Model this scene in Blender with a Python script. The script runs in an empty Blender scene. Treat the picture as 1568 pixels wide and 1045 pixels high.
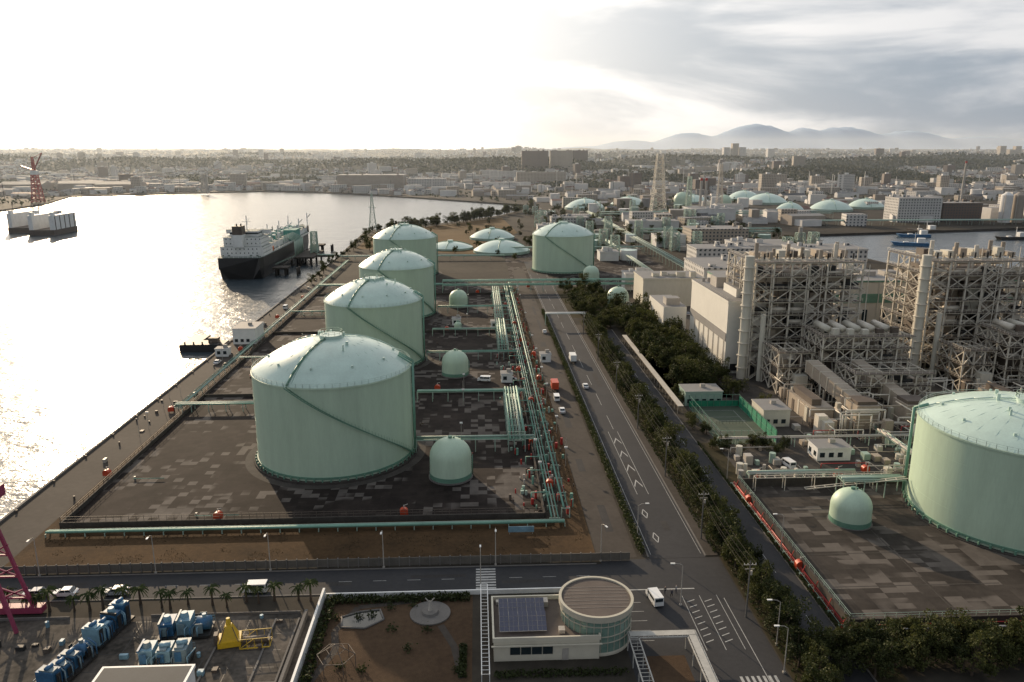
import bpy, math, random
from mathutils import Vector, noise, Matrix
from mathutils.geometry import tessellate_polygon
random.seed(7)
R=random.random
U=random.uniform
sc=bpy.context.scene
rad=math.radians
# ------------------------------------------------------------------ mesh builder
class MB:
    def __init__(s): s.v=[];s.f=[];s.m=[];s.s=[]
    def add(s,vs,fs,m=0,sm=False):
        o=len(s.v); s.v+=[tuple(p) for p in vs]
        for f in fs:
            s.f.append(tuple(i+o for i in f)); s.m.append(m); s.s.append(sm)
    def box(s,x0,x1,y0,y1,z0,z1,m=0,mt=None):
        vs=[(x0,y0,z0),(x1,y0,z0),(x1,y1,z0),(x0,y1,z0),(x0,y0,z1),(x1,y0,z1),(x1,y1,z1),(x0,y1,z1)]
        s.add(vs,[(0,1,5,4),(1,2,6,5),(2,3,7,6),(3,0,4,7),(3,2,1,0)],m)
        s.add([vs[4],vs[5],vs[6],vs[7]],[(0,1,2,3)],m if mt is None else mt)
    def rbox(s,cx,cy,z0,lx,ly,h,a=0,m=0,mt=None):
        c,n=math.cos(a),math.sin(a); P=[]
        for z in (z0,z0+h):
            for dx,dy in ((-1,-1),(1,-1),(1,1),(-1,1)):
                x=dx*lx/2;y=dy*ly/2
                P.append((cx+x*c-y*n,cy+x*n+y*c,z))
        s.add(P,[(0,1,5,4),(1,2,6,5),(2,3,7,6),(3,0,4,7)],m)
        s.add(P[4:],[(0,1,2,3)],m if mt is None else mt)
    def gable(s,cx,cy,z0,lx,ly,h,rh,a,m,mt):
        c,n=math.cos(a),math.sin(a); P=[]
        def T(x,y,z): return (cx+x*c-y*n,cy+x*n+y*c,z)
        for z in (z0,z0+h):
            for dx,dy in ((-1,-1),(1,-1),(1,1),(-1,1)): P.append(T(dx*lx/2,dy*ly/2,z))
        P.append(T(-lx/2,0,z0+h+rh)); P.append(T(lx/2,0,z0+h+rh))
        s.add(P,[(0,1,5,4),(1,2,6,5),(2,3,7,6),(3,0,4,7),(4,8,7),(5,6,9)],m)
        s.add(P,[(4,5,9,8),(7,8,9,6)],mt)
    def beam(s,p,q,r,m=0,n=4,sm=None):
        p=Vector(p);q=Vector(q);d=q-p
        if d.length<1e-5: return
        d.normalize()
        up=Vector((0,0,1)) if abs(d.z)<.95 else Vector((1,0,0))
        a=d.cross(up).normalized();b=d.cross(a)
        vs=[]
        for e in (p,q):
            for i in range(n):
                t=2*math.pi*(i+.5)/n
                vs.append(e+a*(r*math.cos(t))+b*(r*math.sin(t)))
        s.add(vs,[(i,(i+1)%n,n+(i+1)%n,n+i) for i in range(n)]+[tuple(range(n))[::-1],tuple(range(n,2*n))],m,(n>5) if sm is None else sm)
    def path(s,pts,r,m=0,n=8):
        for a,b in zip(pts[:-1],pts[1:]): s.beam(a,b,r,m,n)
    def rev(s,cx,cy,prof,n=32,m=0,sm=True):
        vs=[];k=len(prof)
        for (r,z) in prof:
            for i in range(n):
                t=2*math.pi*i/n
                vs.append((cx+r*math.cos(t),cy+r*math.sin(t),z))
        fs=[]
        for j in range(k-1):
            for i in range(n):
                fs.append((j*n+i,j*n+(i+1)%n,(j+1)*n+(i+1)%n,(j+1)*n+i))
        s.add(vs,fs,m,sm)
    def cyl(s,cx,cy,z0,z1,r,r1=None,n=16,m=0,mt=None):
        r1=r if r1 is None else r1
        s.rev(cx,cy,[(r,z0),(r1,z1)],n,m)
        vs=[(cx+r1*math.cos(2*math.pi*i/n),cy+r1*math.sin(2*math.pi*i/n),z1) for i in range(n)]
        s.add(vs,[tuple(range(n))],m if mt is None else mt)
    def hcyl(s,p,q,r,m=0,n=14): s.beam(p,q,r,m,n,True)
    def poly(s,pts,z,m=0):
        pp=[Vector((a,b,0)) for a,b in pts]
        tr=tessellate_polygon([pp])
        fs=[]
        for t in tr:
            a,b,c=[pp[i] for i in t]
            fs.append(t if (b-a).cross(c-a).z>0 else t[::-1])
        s.add([(a,b,z) for a,b in pts],fs,m)
    def rect(s,x0,x1,y0,y1,z,m=0): s.add([(x0,y0,z),(x1,y0,z),(x1,y1,z),(x0,y1,z)],[(0,1,2,3)],m)
    def leaf(s,p,sz,m=0):
        a=Vector((U(-1,1),U(-1,1),U(-1,1))).normalized()
        b=a.cross(Vector((U(-1,1),U(-1,1),U(-1,1)))).normalized()
        p=Vector(p)
        s.add([p-a*sz,p-b*sz*.7,p+a*sz,p+b*sz*.7],[(0,1,2,3)],m)
    def rail(s,pts,h,m,r=.05,step=2.5,mid=True):
        for a,b in zip(pts[:-1],pts[1:]):
            a=Vector(a);b=Vector(b);L=(b-a).length;k=max(1,int(L/step))
            for i in range(k+1):
                p=a.lerp(b,i/k); s.beam(p,p+Vector((0,0,h)),r,m,4)
            s.beam(a+Vector((0,0,h)),b+Vector((0,0,h)),r,m,4)
            if mid: s.beam(a+Vector((0,0,h*.55)),b+Vector((0,0,h*.55)),r*.8,m,4)
    def mesh(s,name,mats):
        me=bpy.data.meshes.new(name); me.from_pydata(s.v,[],s.f)
        for m in mats: me.materials.append(m)
        me.polygons.foreach_set('material_index',s.m)
        me.polygons.foreach_set('use_smooth',s.s)
        me.update(); return me
    def build(s,name,mats,loc=(0,0,0),rz=0):
        return put(name,s.mesh(name,mats),loc,rz)
def put(name,me,loc=(0,0,0),rz=0,scale=None):
    o=bpy.data.objects.new(name,me); sc.collection.objects.link(o)
    o.location=loc; o.rotation_euler=(0,0,rz)
    if scale: o.scale=scale
    return o
# ------------------------------------------------------------------ materials
def N(nt,t,**k):
    n=nt.nodes.new(t)
    for a,b in k.items(): setattr(n,a,b)
    return n
def pm(name,c,c2=None,var=.22,scale=.25,rough=.75,metal=0,bump=0,bscale=6,stretch=(1,1,1),spec=.5,contrast=(.3,.7)):
    m=bpy.data.materials.new(name); m.use_nodes=True; nt=m.node_tree; L=nt.links.new
    b=nt.nodes['Principled BSDF']; b.inputs['Roughness'].default_value=rough; b.inputs['Metallic'].default_value=metal
    b.inputs['Specular IOR Level'].default_value=spec
    tc=N(nt,'ShaderNodeTexCoord'); mp=N(nt,'ShaderNodeMapping'); mp.inputs['Scale'].default_value=stretch
    L(tc.outputs['Object'],mp.inputs['Vector'])
    n1=N(nt,'ShaderNodeTexNoise'); n1.inputs['Scale'].default_value=scale; n1.inputs['Detail'].default_value=7; n1.inputs['Roughness'].default_value=.6
    n2=N(nt,'ShaderNodeTexNoise'); n2.inputs['Scale'].default_value=scale*11; n2.inputs['Detail'].default_value=4
    L(mp.outputs[0],n1.inputs['Vector']); L(mp.outputs[0],n2.inputs['Vector'])
    if c2 is None:
        ca=tuple(x*(1-var) for x in c); cb=tuple(min(.9,x*(1+var)) for x in c)
    else: ca,cb=c,c2
    ad=N(nt,'ShaderNodeMix',data_type='FLOAT'); ad.inputs[0].default_value=.35
    L(n1.outputs[0],ad.inputs[2]); L(n2.outputs[0],ad.inputs[3])
    mr=N(nt,'ShaderNodeMapRange'); mr.inputs[1].default_value=contrast[0]; mr.inputs[2].default_value=contrast[1]
    L(ad.outputs[0],mr.inputs[0])
    mx=N(nt,'ShaderNodeMix',data_type='RGBA'); mx.inputs[6].default_value=(*ca,1); mx.inputs[7].default_value=(*cb,1)
    L(mr.outputs[0],mx.inputs[0]); L(mx.outputs[2],b.inputs['Base Color'])
    if bump:
        n3=N(nt,'ShaderNodeTexNoise'); n3.inputs['Scale'].default_value=bscale; n3.inputs['Detail'].default_value=5
        L(tc.outputs['Object'],n3.inputs['Vector'])
        bp=N(nt,'ShaderNodeBump'); bp.inputs['Strength'].default_value=bump; bp.inputs['Distance'].default_value=.3
        L(n3.outputs[0],bp.inputs['Height']); L(bp.outputs[0],b.inputs['Normal'])
    return m
def tilemat(name,ca,cb,cl,size,thr=.62,patch=.02,sx=1):
    m=bpy.data.materials.new(name); m.use_nodes=True; nt=m.node_tree; L=nt.links.new
    b=nt.nodes['Principled BSDF']; b.inputs['Roughness'].default_value=.9; b.inputs['Specular IOR Level'].default_value=.12
    tc=N(nt,'ShaderNodeTexCoord')
    sn=N(nt,'ShaderNodeVectorMath',operation='SNAP'); sn.inputs[1].default_value=(size*sx,size,1000)
    of=N(nt,'ShaderNodeVectorMath',operation='ADD'); of.inputs[1].default_value=(.3,.3,500)
    L(tc.outputs['Object'],of.inputs[0]); L(of.outputs[0],sn.inputs[0])
    wn=N(nt,'ShaderNodeTexWhiteNoise',noise_dimensions='3D'); L(sn.outputs[0],wn.inputs['Vector'])
    pn=N(nt,'ShaderNodeTexNoise'); pn.inputs['Scale'].default_value=patch; pn.inputs['Detail'].default_value=2
    L(tc.outputs['Object'],pn.inputs['Vector'])
    fn=N(nt,'ShaderNodeTexNoise'); fn.inputs['Scale'].default_value=.10; fn.inputs['Detail'].default_value=11; fn.inputs['Roughness'].default_value=.75
    L(tc.outputs['Object'],fn.inputs['Vector'])
    m1=N(nt,'ShaderNodeMix',data_type='RGBA'); m1.inputs[6].default_value=(*ca,1); m1.inputs[7].default_value=(*cb,1)
    mr=N(nt,'ShaderNodeMapRange'); mr.inputs[1].default_value=.33; mr.inputs[2].default_value=.67
    L(fn.outputs[0],mr.inputs[0]); L(mr.outputs[0],m1.inputs[0])
    ad=N(nt,'ShaderNodeMath',operation='MULTIPLY_ADD'); ad.inputs[1].default_value=3.6
    L(pn.outputs[0],ad.inputs[0]); L(wn.outputs['Value'],ad.inputs[2])
    gt=N(nt,'ShaderNodeMapRange'); gt.inputs[1].default_value=thr+1.8; gt.inputs[2].default_value=thr+1.95
    L(ad.outputs[0],gt.inputs[0])
    m2=N(nt,'ShaderNodeMix',data_type='RGBA'); m2.inputs[7].default_value=(*cl,1)
    k=N(nt,'ShaderNodeMath',operation='MULTIPLY'); L(gt.outputs[0],k.inputs[0])
    kr=N(nt,'ShaderNodeMapRange'); kr.inputs[1].default_value=.3;kr.inputs[2].default_value=.6;kr.inputs[3].default_value=.35;kr.inputs[4].default_value=.8; L(fn.outputs[0],kr.inputs[0]); L(kr.outputs[0],k.inputs[1])
    L(k.outputs[0],m2.inputs[0]); L(m1.outputs[2],m2.inputs[6])
    hv=N(nt,'ShaderNodeHueSaturation'); vm=N(nt,'ShaderNodeMapRange'); vm.inputs[3].default_value=.8; vm.inputs[4].default_value=1.2
    L(wn.outputs['Value'],vm.inputs[0]); L(vm.outputs[0],hv.inputs['Value']); L(m2.outputs[2],hv.inputs['Color'])
    L(hv.outputs[0],b.inputs['Base Color'])
    return m
def winmat(name,c,win=(.05,.06,.07),fx=3.2,fz=3.0,tx=.45,tz=.5):
    m=pm(name,c,var=.15,scale=.05,rough=.7); nt=m.node_tree; L=nt.links.new
    b=nt.nodes['Principled BSDF']; src=b.inputs['Base Color'].links[0].from_socket
    tc=N(nt,'ShaderNodeTexCoord'); sp=N(nt,'ShaderNodeSeparateXYZ'); L(tc.outputs['Object'],sp.inputs[0])
    ge=N(nt,'ShaderNodeNewGeometry'); sg=N(nt,'ShaderNodeSeparateXYZ'); L(ge.outputs['Normal'],sg.inputs[0])
    def M(op,a,bv):
        n=N(nt,'ShaderNodeMath',operation=op)
        for i,x in enumerate((a,bv)):
            if hasattr(x,'links'): L(x,n.inputs[i])
            else: n.inputs[i].default_value=x
        return n.outputs[0]
    xy=M('ADD',sp.outputs[0],sp.outputs[1])
    fx_=M('FRACT',M('DIVIDE',xy,fx),0); fz_=M('FRACT',M('DIVIDE',sp.outputs[2],fz),0)
    w=M('MULTIPLY',M('LESS_THAN',fx_,tx),M('LESS_THAN',fz_,tz))
    w=M('MULTIPLY',w,M('LESS_THAN',M('ABSOLUTE',sg.outputs[2],0),.4))
    mx=N(nt,'ShaderNodeMix',data_type='RGBA'); mx.inputs[7].default_value=(*win,1)
    L(w,mx.inputs[0]); L(src,mx.inputs[6]); L(mx.outputs[2],b.inputs['Base Color'])
    return m
def leafmat(name,c1,c2):
    m=bpy.data.materials.new(name); m.use_nodes=True; nt=m.node_tree; L=nt.links.new
    b=nt.nodes['Principled BSDF']; b.inputs['Roughness'].default_value=.7; b.inputs['Specular IOR Level'].default_value=.25
    tc=N(nt,'ShaderNodeTexCoord'); n=N(nt,'ShaderNodeTexNoise'); n.inputs['Scale'].default_value=.9; n.inputs['Detail'].default_value=5
    L(tc.outputs['Object'],n.inputs['Vector']); oi=N(nt,'ShaderNodeObjectInfo')
    a=N(nt,'ShaderNodeMath',operation='MULTIPLY_ADD'); a.inputs[1].default_value=.45; L(oi.outputs['Random'],a.inputs[0]); L(n.outputs[0],a.inputs[2])
    mr=N(nt,'ShaderNodeMapRange'); mr.inputs[1].default_value=.4; mr.inputs[2].default_value=1.05; L(a.outputs[0],mr.inputs[0])
    mx=N(nt,'ShaderNodeMix',data_type='RGBA'); mx.inputs[6].default_value=(*c1,1); mx.inputs[7].default_value=(*c2,1)
    L(mr.outputs[0],mx.inputs[0]); L(mx.outputs[2],b.inputs['Base Color'])
    tr=N(nt,'ShaderNodeBsdfTranslucent'); L(mx.outputs[2],tr.inputs[0]); ms=N(nt,'ShaderNodeMixShader'); ms.inputs[0].default_value=.3
    o=nt.nodes['Material Output']; L(b.outputs[0],ms.inputs[1]); L(tr.outputs[0],ms.inputs[2]); L(ms.outputs[0],o.inputs[0])
    return m
TANKW=pm('tank_wall_paint',(.43,.55,.42),var=.11,scale=.35,rough=.5,stretch=(1,1,.12))
TANKD=pm('tank_dome_sky_tint',(.47,.60,.53),var=.13,scale=.2,rough=.33)  # dome paint with sky reflection put into the colour: lighter, bluer than the wall
TGRN=pm('dark_green_paint',(.12,.24,.175),var=.2,rough=.5)
PIPE=pm('green_pipe_paint',(.15,.31,.235),var=.25,rough=.5)
PIPEL=pm('pale_green_steel',(.29,.39,.33),var=.2,rough=.55)
CONC=pm('concrete',(.15,.14,.13),var=.25,scale=.3,rough=.85,bump=.15,spec=.2)
CONCD=pm('weathered_concrete',(.036,.032,.028),(.085,.075,.066),scale=.3,rough=.9,bump=.2,spec=.2)
ASPH=pm('asphalt',(.020,.021,.024),(.038,.038,.041),scale=.09,rough=.85,bump=.1,spec=.3)
ASPHL=pm('old_asphalt',(.038,.032,.027),(.076,.064,.054),scale=.07,rough=.9,bump=.1,spec=.2)
EARTH=pm('dry_grass_earth',(.035,.023,.013),(.10,.060,.030),scale=.10,rough=.95,bump=.3,spec=.1)
DRYG=pm('brown_lawn',(.045,.029,.019),(.098,.064,.039),scale=.10,rough=.95,bump=.3,spec=.1)
GROUND=pm('industrial_ground',(.024,.022,.018),(.07,.06,.048),scale=.03,rough=.9,spec=.1)
YARD=tilemat('yard_paving',(.013,.010,.009),(.040,.031,.027),(.13,.115,.103),2.1,thr=.70,patch=.045)
YARDR=tilemat('pale_yard_paving',(.028,.024,.021),(.070,.060,.052),(.125,.11,.097),1.7,thr=.62,patch=.07,sx=2)
ORNG=pm('orange_red_paint',(.48,.06,.022),var=.2,rough=.45)
RED=pm('red_paint',(.36,.03,.025),var=.2,rough=.45)
WHITE=pm('white_paint',(.70,.70,.68),var=.15,rough=.55)
CREAM=pm('cream_cladding',(.54,.51,.43),var=.12,scale=.1,rough=.6,stretch=(1,1,.3))
BEIGE=pm('beige_duct',(.34,.285,.225),var=.25,scale=.2,rough=.65)
STEEL=pm('pale_steel',(.38,.35,.31),var=.2,rough=.55)
PSTEEL=pm('cream_plant_steel',(.58,.535,.455),var=.2,rough=.5)
STEELB=pm('brown_steel',(.105,.082,.065),var=.3,rough=.65)
DARK=pm('dark_metal',(.022,.022,.022),var=.3,rough=.6)
GLASS=pm('window_glass',(.02,.03,.035),var=.2,rough=.1,spec=.8)
GGLASS=pm('green_glass',(.10,.19,.155),(.24,.33,.28),scale=.6,rough=.15,spec=.8)
BLUE=pm('blue_machine_paint',(.03,.11,.22),var=.45,scale=.6,rough=.5)
BLUEL=pm('pale_blue_paint',(.17,.30,.38),var=.35,scale=.6,rough=.5)
GREYM=pm('grey_machine_paint',(.14,.20,.23),var=.35,scale=.6,rough=.5)
YELL=pm('yellow_paint',(.55,.36,.02),var=.25,rough=.5)
MAG=pm('magenta_crane_paint',(.28,.045,.095),var=.2,rough=.5)
SOLAR=pm('solar_cells',(.025,.03,.06),(.05,.05,.09),scale=.8,rough=.2,spec=.8)
ROOFB=pm('brown_roof_membrane',(.07,.055,.048),(.115,.092,.078),scale=.4,rough=.9)
BARK=pm('bark',(.07,.05,.035),var=.3,rough=.9)
LEAF=leafmat('foliage',(.016,.026,.008),(.080,.085,.024))
LEAF2=leafmat('hedge_foliage',(.016,.026,.008),(.055,.065,.020))
FOREST=leafmat('distant_foliage',(.012,.020,.012),(.040,.046,.022))
PALMM=leafmat('palm_fronds',(.03,.05,.015),(.08,.1,.03))
TYRE=pm('tyre',(.02,.02,.02),rough=.9)
CARW=pm('white_car_paint',(.70,.70,.69),var=.04,rough=.25)
CARS=pm('silver_car_paint',(.36,.37,.39),var=.04,rough=.25)
CARB=pm('dark_car_paint',(.04,.045,.06),var=.04,rough=.25)
MARK=pm('road_marking_paint',(.22,.22,.21),(.50,.50,.48),scale=1.2,rough=.7)
# ------------------------------------------------------------------ camera / light / sky
cam=bpy.data.cameras.new('camera'); co=bpy.data.objects.new('camera',cam); sc.collection.objects.link(co)
cam.sensor_width=36; cam.lens=27.1; cam.clip_end=60000; cam.clip_start=1
co.location=(0,0,80); co.rotation_euler=(rad(76),0,rad(-2.6)); sc.camera=co
AZ=-26; EL=16
sd=Vector((math.sin(rad(AZ))*math.cos(rad(EL)),math.cos(rad(AZ))*math.cos(rad(EL)),math.sin(rad(EL))))
sl=bpy.data.lights.new('sun','SUN'); sl.energy=5.0; sl.angle=rad(.5); sl.color=(1,.78,.53)
so=bpy.data.objects.new('sun',sl); sc.collection.objects.link(so); so.rotation_euler=sd.to_track_quat('Z','Y').to_euler()
w=bpy.data.worlds.new('World'); sc.world=w; w.use_nodes=True; nt=w.node_tree; nt.nodes.clear(); L=nt.links.new
sky=N(nt,'ShaderNodeTexSky',sky_type='NISHITA'); sky.sun_disc=False; sky.sun_elevation=rad(EL); sky.sun_rotation=rad(AZ); sky.air_density=1.2; sky.dust_density=2
bg1=N(nt,'ShaderNodeBackground'); bg1.inputs[1].default_value=.09; L(sky.outputs[0],bg1.inputs[0])
tc=N(nt,'ShaderNodeTexCoord'); mp=N(nt,'ShaderNodeMapping'); mp.inputs['Scale'].default_value=(1.5,1.5,6.5); mp.inputs['Location'].default_value=(.35,.1,.12)
L(tc.outputs['Generated'],mp.inputs[0])
n1=N(nt,'ShaderNodeTexNoise'); n1.inputs['Scale'].default_value=1.7; n1.inputs['Detail'].default_value=12; n1.inputs['Roughness'].default_value=.54; n1.inputs['Distortion'].default_value=.3
L(mp.outputs[0],n1.inputs['Vector'])
r1=N(nt,'ShaderNodeMapRange',interpolation_type='SMOOTHSTEP'); r1.inputs[1].default_value=.42; r1.inputs[2].default_value=.62; L(n1.outputs[0],r1.inputs[0])
dt=N(nt,'ShaderNodeVectorMath',operation='DOT_PRODUCT'); dt.inputs[1].default_value=sd; L(tc.outputs['Generated'],dt.inputs[0])
mxm=N(nt,'ShaderNodeMath',operation='MAXIMUM'); mxm.inputs[1].default_value=0; L(dt.outputs['Value'],mxm.inputs[0])
pw=N(nt,'ShaderNodeMath',operation='POWER'); pw.inputs[1].default_value=6; L(mxm.outputs[0],pw.inputs[0])
cc=N(nt,'ShaderNodeMix',data_type='RGBA'); cc.inputs[6].default_value=(.30,.365,.455,1); cc.inputs[7].default_value=(.80,.80,.81,1); L(r1.outputs[0],cc.inputs[0])
gl=N(nt,'ShaderNodeMix',data_type='RGBA',blend_type='ADD'); gl.inputs[7].default_value=(1.9,1.70,1.42,1)
L(pw.outputs[0],gl.inputs[0]); L(cc.outputs[2],gl.inputs[6])
bg2=N(nt,'ShaderNodeBackground'); L(gl.outputs[2],bg2.inputs[0])
df=N(nt,'ShaderNodeMapRange'); df.inputs[1].default_value=-.6; df.inputs[2].default_value=.35; df.inputs[3].default_value=.78; df.inputs[4].default_value=1.0
L(dt.outputs['Value'],df.inputs[0]); L(df.outputs[0],bg2.inputs[1])
ms=N(nt,'ShaderNodeMixShader'); cf=N(nt,'ShaderNodeMapRange'); cf.inputs[3].default_value=.90; cf.inputs[4].default_value=.98; L(r1.outputs[0],cf.inputs[0])
L(cf.outputs[0],ms.inputs[0]); L(bg1.outputs[0],ms.inputs[1]); L(bg2.outputs[0],ms.inputs[2])
ow=N(nt,'ShaderNodeOutputWorld'); L(ms.outputs[0],ow.inputs[0])
sc.view_settings.view_transform='Standard'; sc.view_settings.look='None'; sc.view_settings.exposure=0
# atmospheric haze: a real homogeneous scattering layer over the far land
hm=bpy.data.materials.new('haze_volume'); hm.use_nodes=True; nt=hm.node_tree; nt.nodes.clear()
vsn=N(nt,'ShaderNodeVolumeScatter'); vsn.inputs['Color'].default_value=(.80,.90,1,1); vsn.inputs['Density'].default_value=.000075; vsn.inputs['Anisotropy'].default_value=.45
oo=N(nt,'ShaderNodeOutputMaterial'); nt.links.new(vsn.outputs[0],oo.inputs['Volume'])
b=MB(); b.box(-15000,16000,650,9500,-6,190); b.build('atmospheric_haze',[hm])
# ------------------------------------------------------------------ water, land
wm=bpy.data.materials.new('sea_water'); wm.use_nodes=True; nt=wm.node_tree; L=nt.links.new
b=nt.nodes['Principled BSDF']; b.inputs['Base Color'].default_value=(.05,.065,.075,1); b.inputs['Roughness'].default_value=.26; b.inputs['IOR'].default_value=1.33
tc=N(nt,'ShaderNodeTexCoord'); hs=None
for scl,dist in ((.05,1.6),(.22,.7),(.9,.22)):
    n=N(nt,'ShaderNodeTexNoise'); n.inputs['Scale'].default_value=scl; n.inputs['Detail'].default_value=4; L(tc.outputs['Object'],n.inputs['Vector'])
    bp=N(nt,'ShaderNodeBump'); bp.inputs['Strength'].default_value=.7; bp.inputs['Distance'].default_value=dist
    L(n.outputs[0],bp.inputs['Height'])
    if hs: L(hs,bp.inputs['Normal'])
    hs=bp.outputs[0]
L(hs,b.inputs['Normal'])
mb=MB(); mb.rect(-30000,30000,-3000,40000,-2.2); mb.build('water',[wm])
LAND=[(-106,-600),(-106,560),(-112,790),(-29,876),(29,965),(80,1113),(84,1142),(11,1216),(-99,1336),(-258,1488),(-406,1565),(-560,1500),(-708,1402),(-650,1210),(-640,1050),(-800,950),(-3000,900),(-12000,3000),(-12000,30000),(22000,30000),(14000,860),(2000,840),(600,790),(326,733),(285,640),(296,540),(342,448),(600,440),(2000,440),(9000,440),(9000,-600)]
mb=MB(); mb.poly(LAND,0,0)
for a,bb in zip(LAND,LAND[1:]+LAND[:1]):
    mb.add([(a[0],a[1],-3),(bb[0],bb[1],-3),(bb[0],bb[1],0),(a[0],a[1],0)],[(0,1,2,3)],1)
mb.build('ground',[GROUND,CONCD])
def inland(x,y):
    c=False;n=len(LAND);j=n-1
    for i in range(n):
        xi,yi=LAND[i];xj,yj=LAND[j]
        if (yi>y)!=(yj>y) and x<(xj-xi)*(y-yi)/(yj-yi)+xi: c=not c
        j=i
    return c
def sst(a,b,x):
    t=min(1,max(0,(x-a)/(b-a))); return t*t*(3-2*t)
def nz(x,y,s,z=0): return noise.noise(Vector((x/s,y/s,z)))
WOODS=((120,2180,380,170,44),(1400,2430,560,140,40),(900,1960,220,90,30),(700,2650,380,110,34),(-900,2500,560,120,32),(2100,2900,700,120,34),(-1900,2700,600,140,40),(380,1800,150,60,20),(-350,2300,260,90,26),(1900,2150,300,80,26))
def H(x,y):
    s=sst(1750,3000,y-.15*abs(x))
    h=s*(24+34*nz(x,y,700,3)+14*nz(x,y,260,8))
    h+=sst(2800,6500,y)*36
    for cx,cy,a,b_,hh in WOODS: h+=math.exp(-((x-cx)/a)**2-((y-cy-b_*.5)/(b_*1.5))**2)*hh
    return max(-.5,h)
mb=MB(); nx,ny=150,110; vs=[];fs=[]
ys=[1600*(7.2**(j/ny)) for j in range(ny+1)]
for y in ys:
    for i in range(nx+1):
        x=(-1.0+2.1*i/nx)*y*1.0
        vs.append((x,y,H(x,y)-.3))
for j in range(ny):
    for i in range(nx):
        a=j*(nx+1)+i; fs.append((a,a+1,a+nx+2,a+nx+1))
mb.add(vs,fs,0,True)
TERR=pm('hill_ground',(.028,.034,.022),(.085,.078,.062),scale=.012,rough=.95,spec=.1)
mb.build('hills',[TERR])
# mountains
MT=pm('hazy_mountain',(.37,.47,.61),(.41,.50,.62),scale=.0008,rough=1,spec=0)  # distance haze painted into the base colour as pale blue
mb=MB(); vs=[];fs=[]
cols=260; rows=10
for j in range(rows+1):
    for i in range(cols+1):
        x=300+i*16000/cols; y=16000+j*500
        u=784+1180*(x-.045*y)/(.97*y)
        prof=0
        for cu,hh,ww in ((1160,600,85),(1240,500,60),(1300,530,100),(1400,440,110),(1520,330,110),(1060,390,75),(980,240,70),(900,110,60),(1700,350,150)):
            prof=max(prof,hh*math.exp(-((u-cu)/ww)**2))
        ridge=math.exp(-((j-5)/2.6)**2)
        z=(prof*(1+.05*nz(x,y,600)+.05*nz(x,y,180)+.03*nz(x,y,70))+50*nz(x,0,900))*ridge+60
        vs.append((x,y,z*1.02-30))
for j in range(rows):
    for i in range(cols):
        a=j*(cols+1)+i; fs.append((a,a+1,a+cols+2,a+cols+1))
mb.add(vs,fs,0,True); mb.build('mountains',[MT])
# ------------------------------------------------------------------ distant city
W1=winmat('apartment_white',(.50,.49,.47)); W2=winmat('apartment_beige',(.35,.305,.25)); W3=winmat('apartment_brown',(.13,.095,.075))
W4=pm('house_wall_light',(.58,.57,.55),var=.2,scale=.02); W5=pm('house_wall_tan',(.29,.25,.21),var=.2,scale=.02); W6=pm('house_roof_grey',(.055,.058,.066),var=.3,scale=.02); W7=pm('house_roof_brown',(.14,.07,.05),var=.25,scale=.02); W8=pm('flat_roof',(.20,.195,.19),var=.2,scale=.02)
CM=[W1,W2,W3,W4,W5,W6,W7,W8]
def woods(x,y):
    if nz(x,y,420,21)+.5*nz(x,y,150,5)>.15: return True
    for cx,cy,a,b_,hh in WOODS:
        if ((x-cx)/a)**2+((y-cy)/b_)**2<.75+.5*nz(x,y,60): return True
    return False
mb=MB(); cnt=0
while cnt<19000:
    y=1400*math.exp(R()*1.6); x=U(-.78,.86)*y
    if not inland(x,y) or not inland(x+20,y-30) : continue
    if woods(x,y) and y<5000: continue
    z=H(x,y)-.5 if y>1600 else 0
    cnt+=1; a=U(0,3.14) if R()<.5 else .1+nz(x,y,500)*2
    q=R()
    if q<.91:
        mb.gable(x,y,z,U(6,13),U(5.5,8),U(4.5,7.5),U(1.5,2.6),a,random.choice((3,3,4,4,3,0)),random.choice((5,5,6,7)))
    elif q<.992:
        mb.rbox(x,y,z,U(12,38),U(9,14),U(8,16),a*.3,random.choice((0,0,1,3)),7)
    else:
        hh=U(18,36); mb.rbox(x,y,z,U(14,32),U(12,16),hh,a*.2,random.choice((0,1,2)),7); mb.rbox(x,y,z+hh,6,5,3,a*.2,3,7)
mb.build('distant_city',CM)
mb=MB(); c=0
while c<46000:
    y=1650*math.exp(R()*1.0); x=U(-.75,.85)*y
    if not woods(x,y): continue
    c+=1; z=H(x,y); s=U(2.2,4.6)*(1+y/6000)
    mb.leaf((x,y,z+U(0,9)+3*nz(x,y,25)),s)
for c in range(15000):
    y=1150*math.exp(R()*1.5); x=U(-.75,.85)*y
    if inland(x,y) and nz(x,y,90,4)>-.1: mb.leaf((x,y,(H(x,y) if y>1600 else 0)+U(1,5)),U(1.8,4.0))
mb.build('distant_forest',[FOREST])
def bld(name,x0,x1,y0,y1,z,h,m,roof=W8,extra=True):
    b=MB(); b.box(x0,x1,y0,y1,z,z+h,0,1)
    b.box(x0-.3,x1+.3,y0-.3,y1+.3,z+h,z+h+.9,0,1)
    if extra:
        for k in range(5):
            xx=U(x0+1,max(x0+2,x1-6));yy=U(y0+2,max(y0+3,y1-6)); b.box(xx,xx+U(2,5),yy,yy+U(2,4),z+h+.9,z+h+U(2,4),0,1)
    return b.build(name,[m,roof])
bld('waterfront_warehouse',-268,-140,1530,1590,0,30,W5)
bld('waterfront_warehouse',-135,-60,1560,1600,0,22,W1)
for (x,y,wd,h,mm) in ((120,2080,70,60,W3),(196,2090,60,62,W2),(30,1900,90,30,W1),(-60,1800,70,26,W1),(90,1750,110,38,W2),(-150,1780,60,22,W1),(266,2300,60,50,W3),(330,1900,40,24,W1),(520,2000,50,30,W2),(-380,1900,80,22,W1),(640,2300,80,24,W2)):
    bld('apartment_block',x,x+wd,y,y+16,max(0,H(x+wd/2,y))-3,h*.8,mm)
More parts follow.
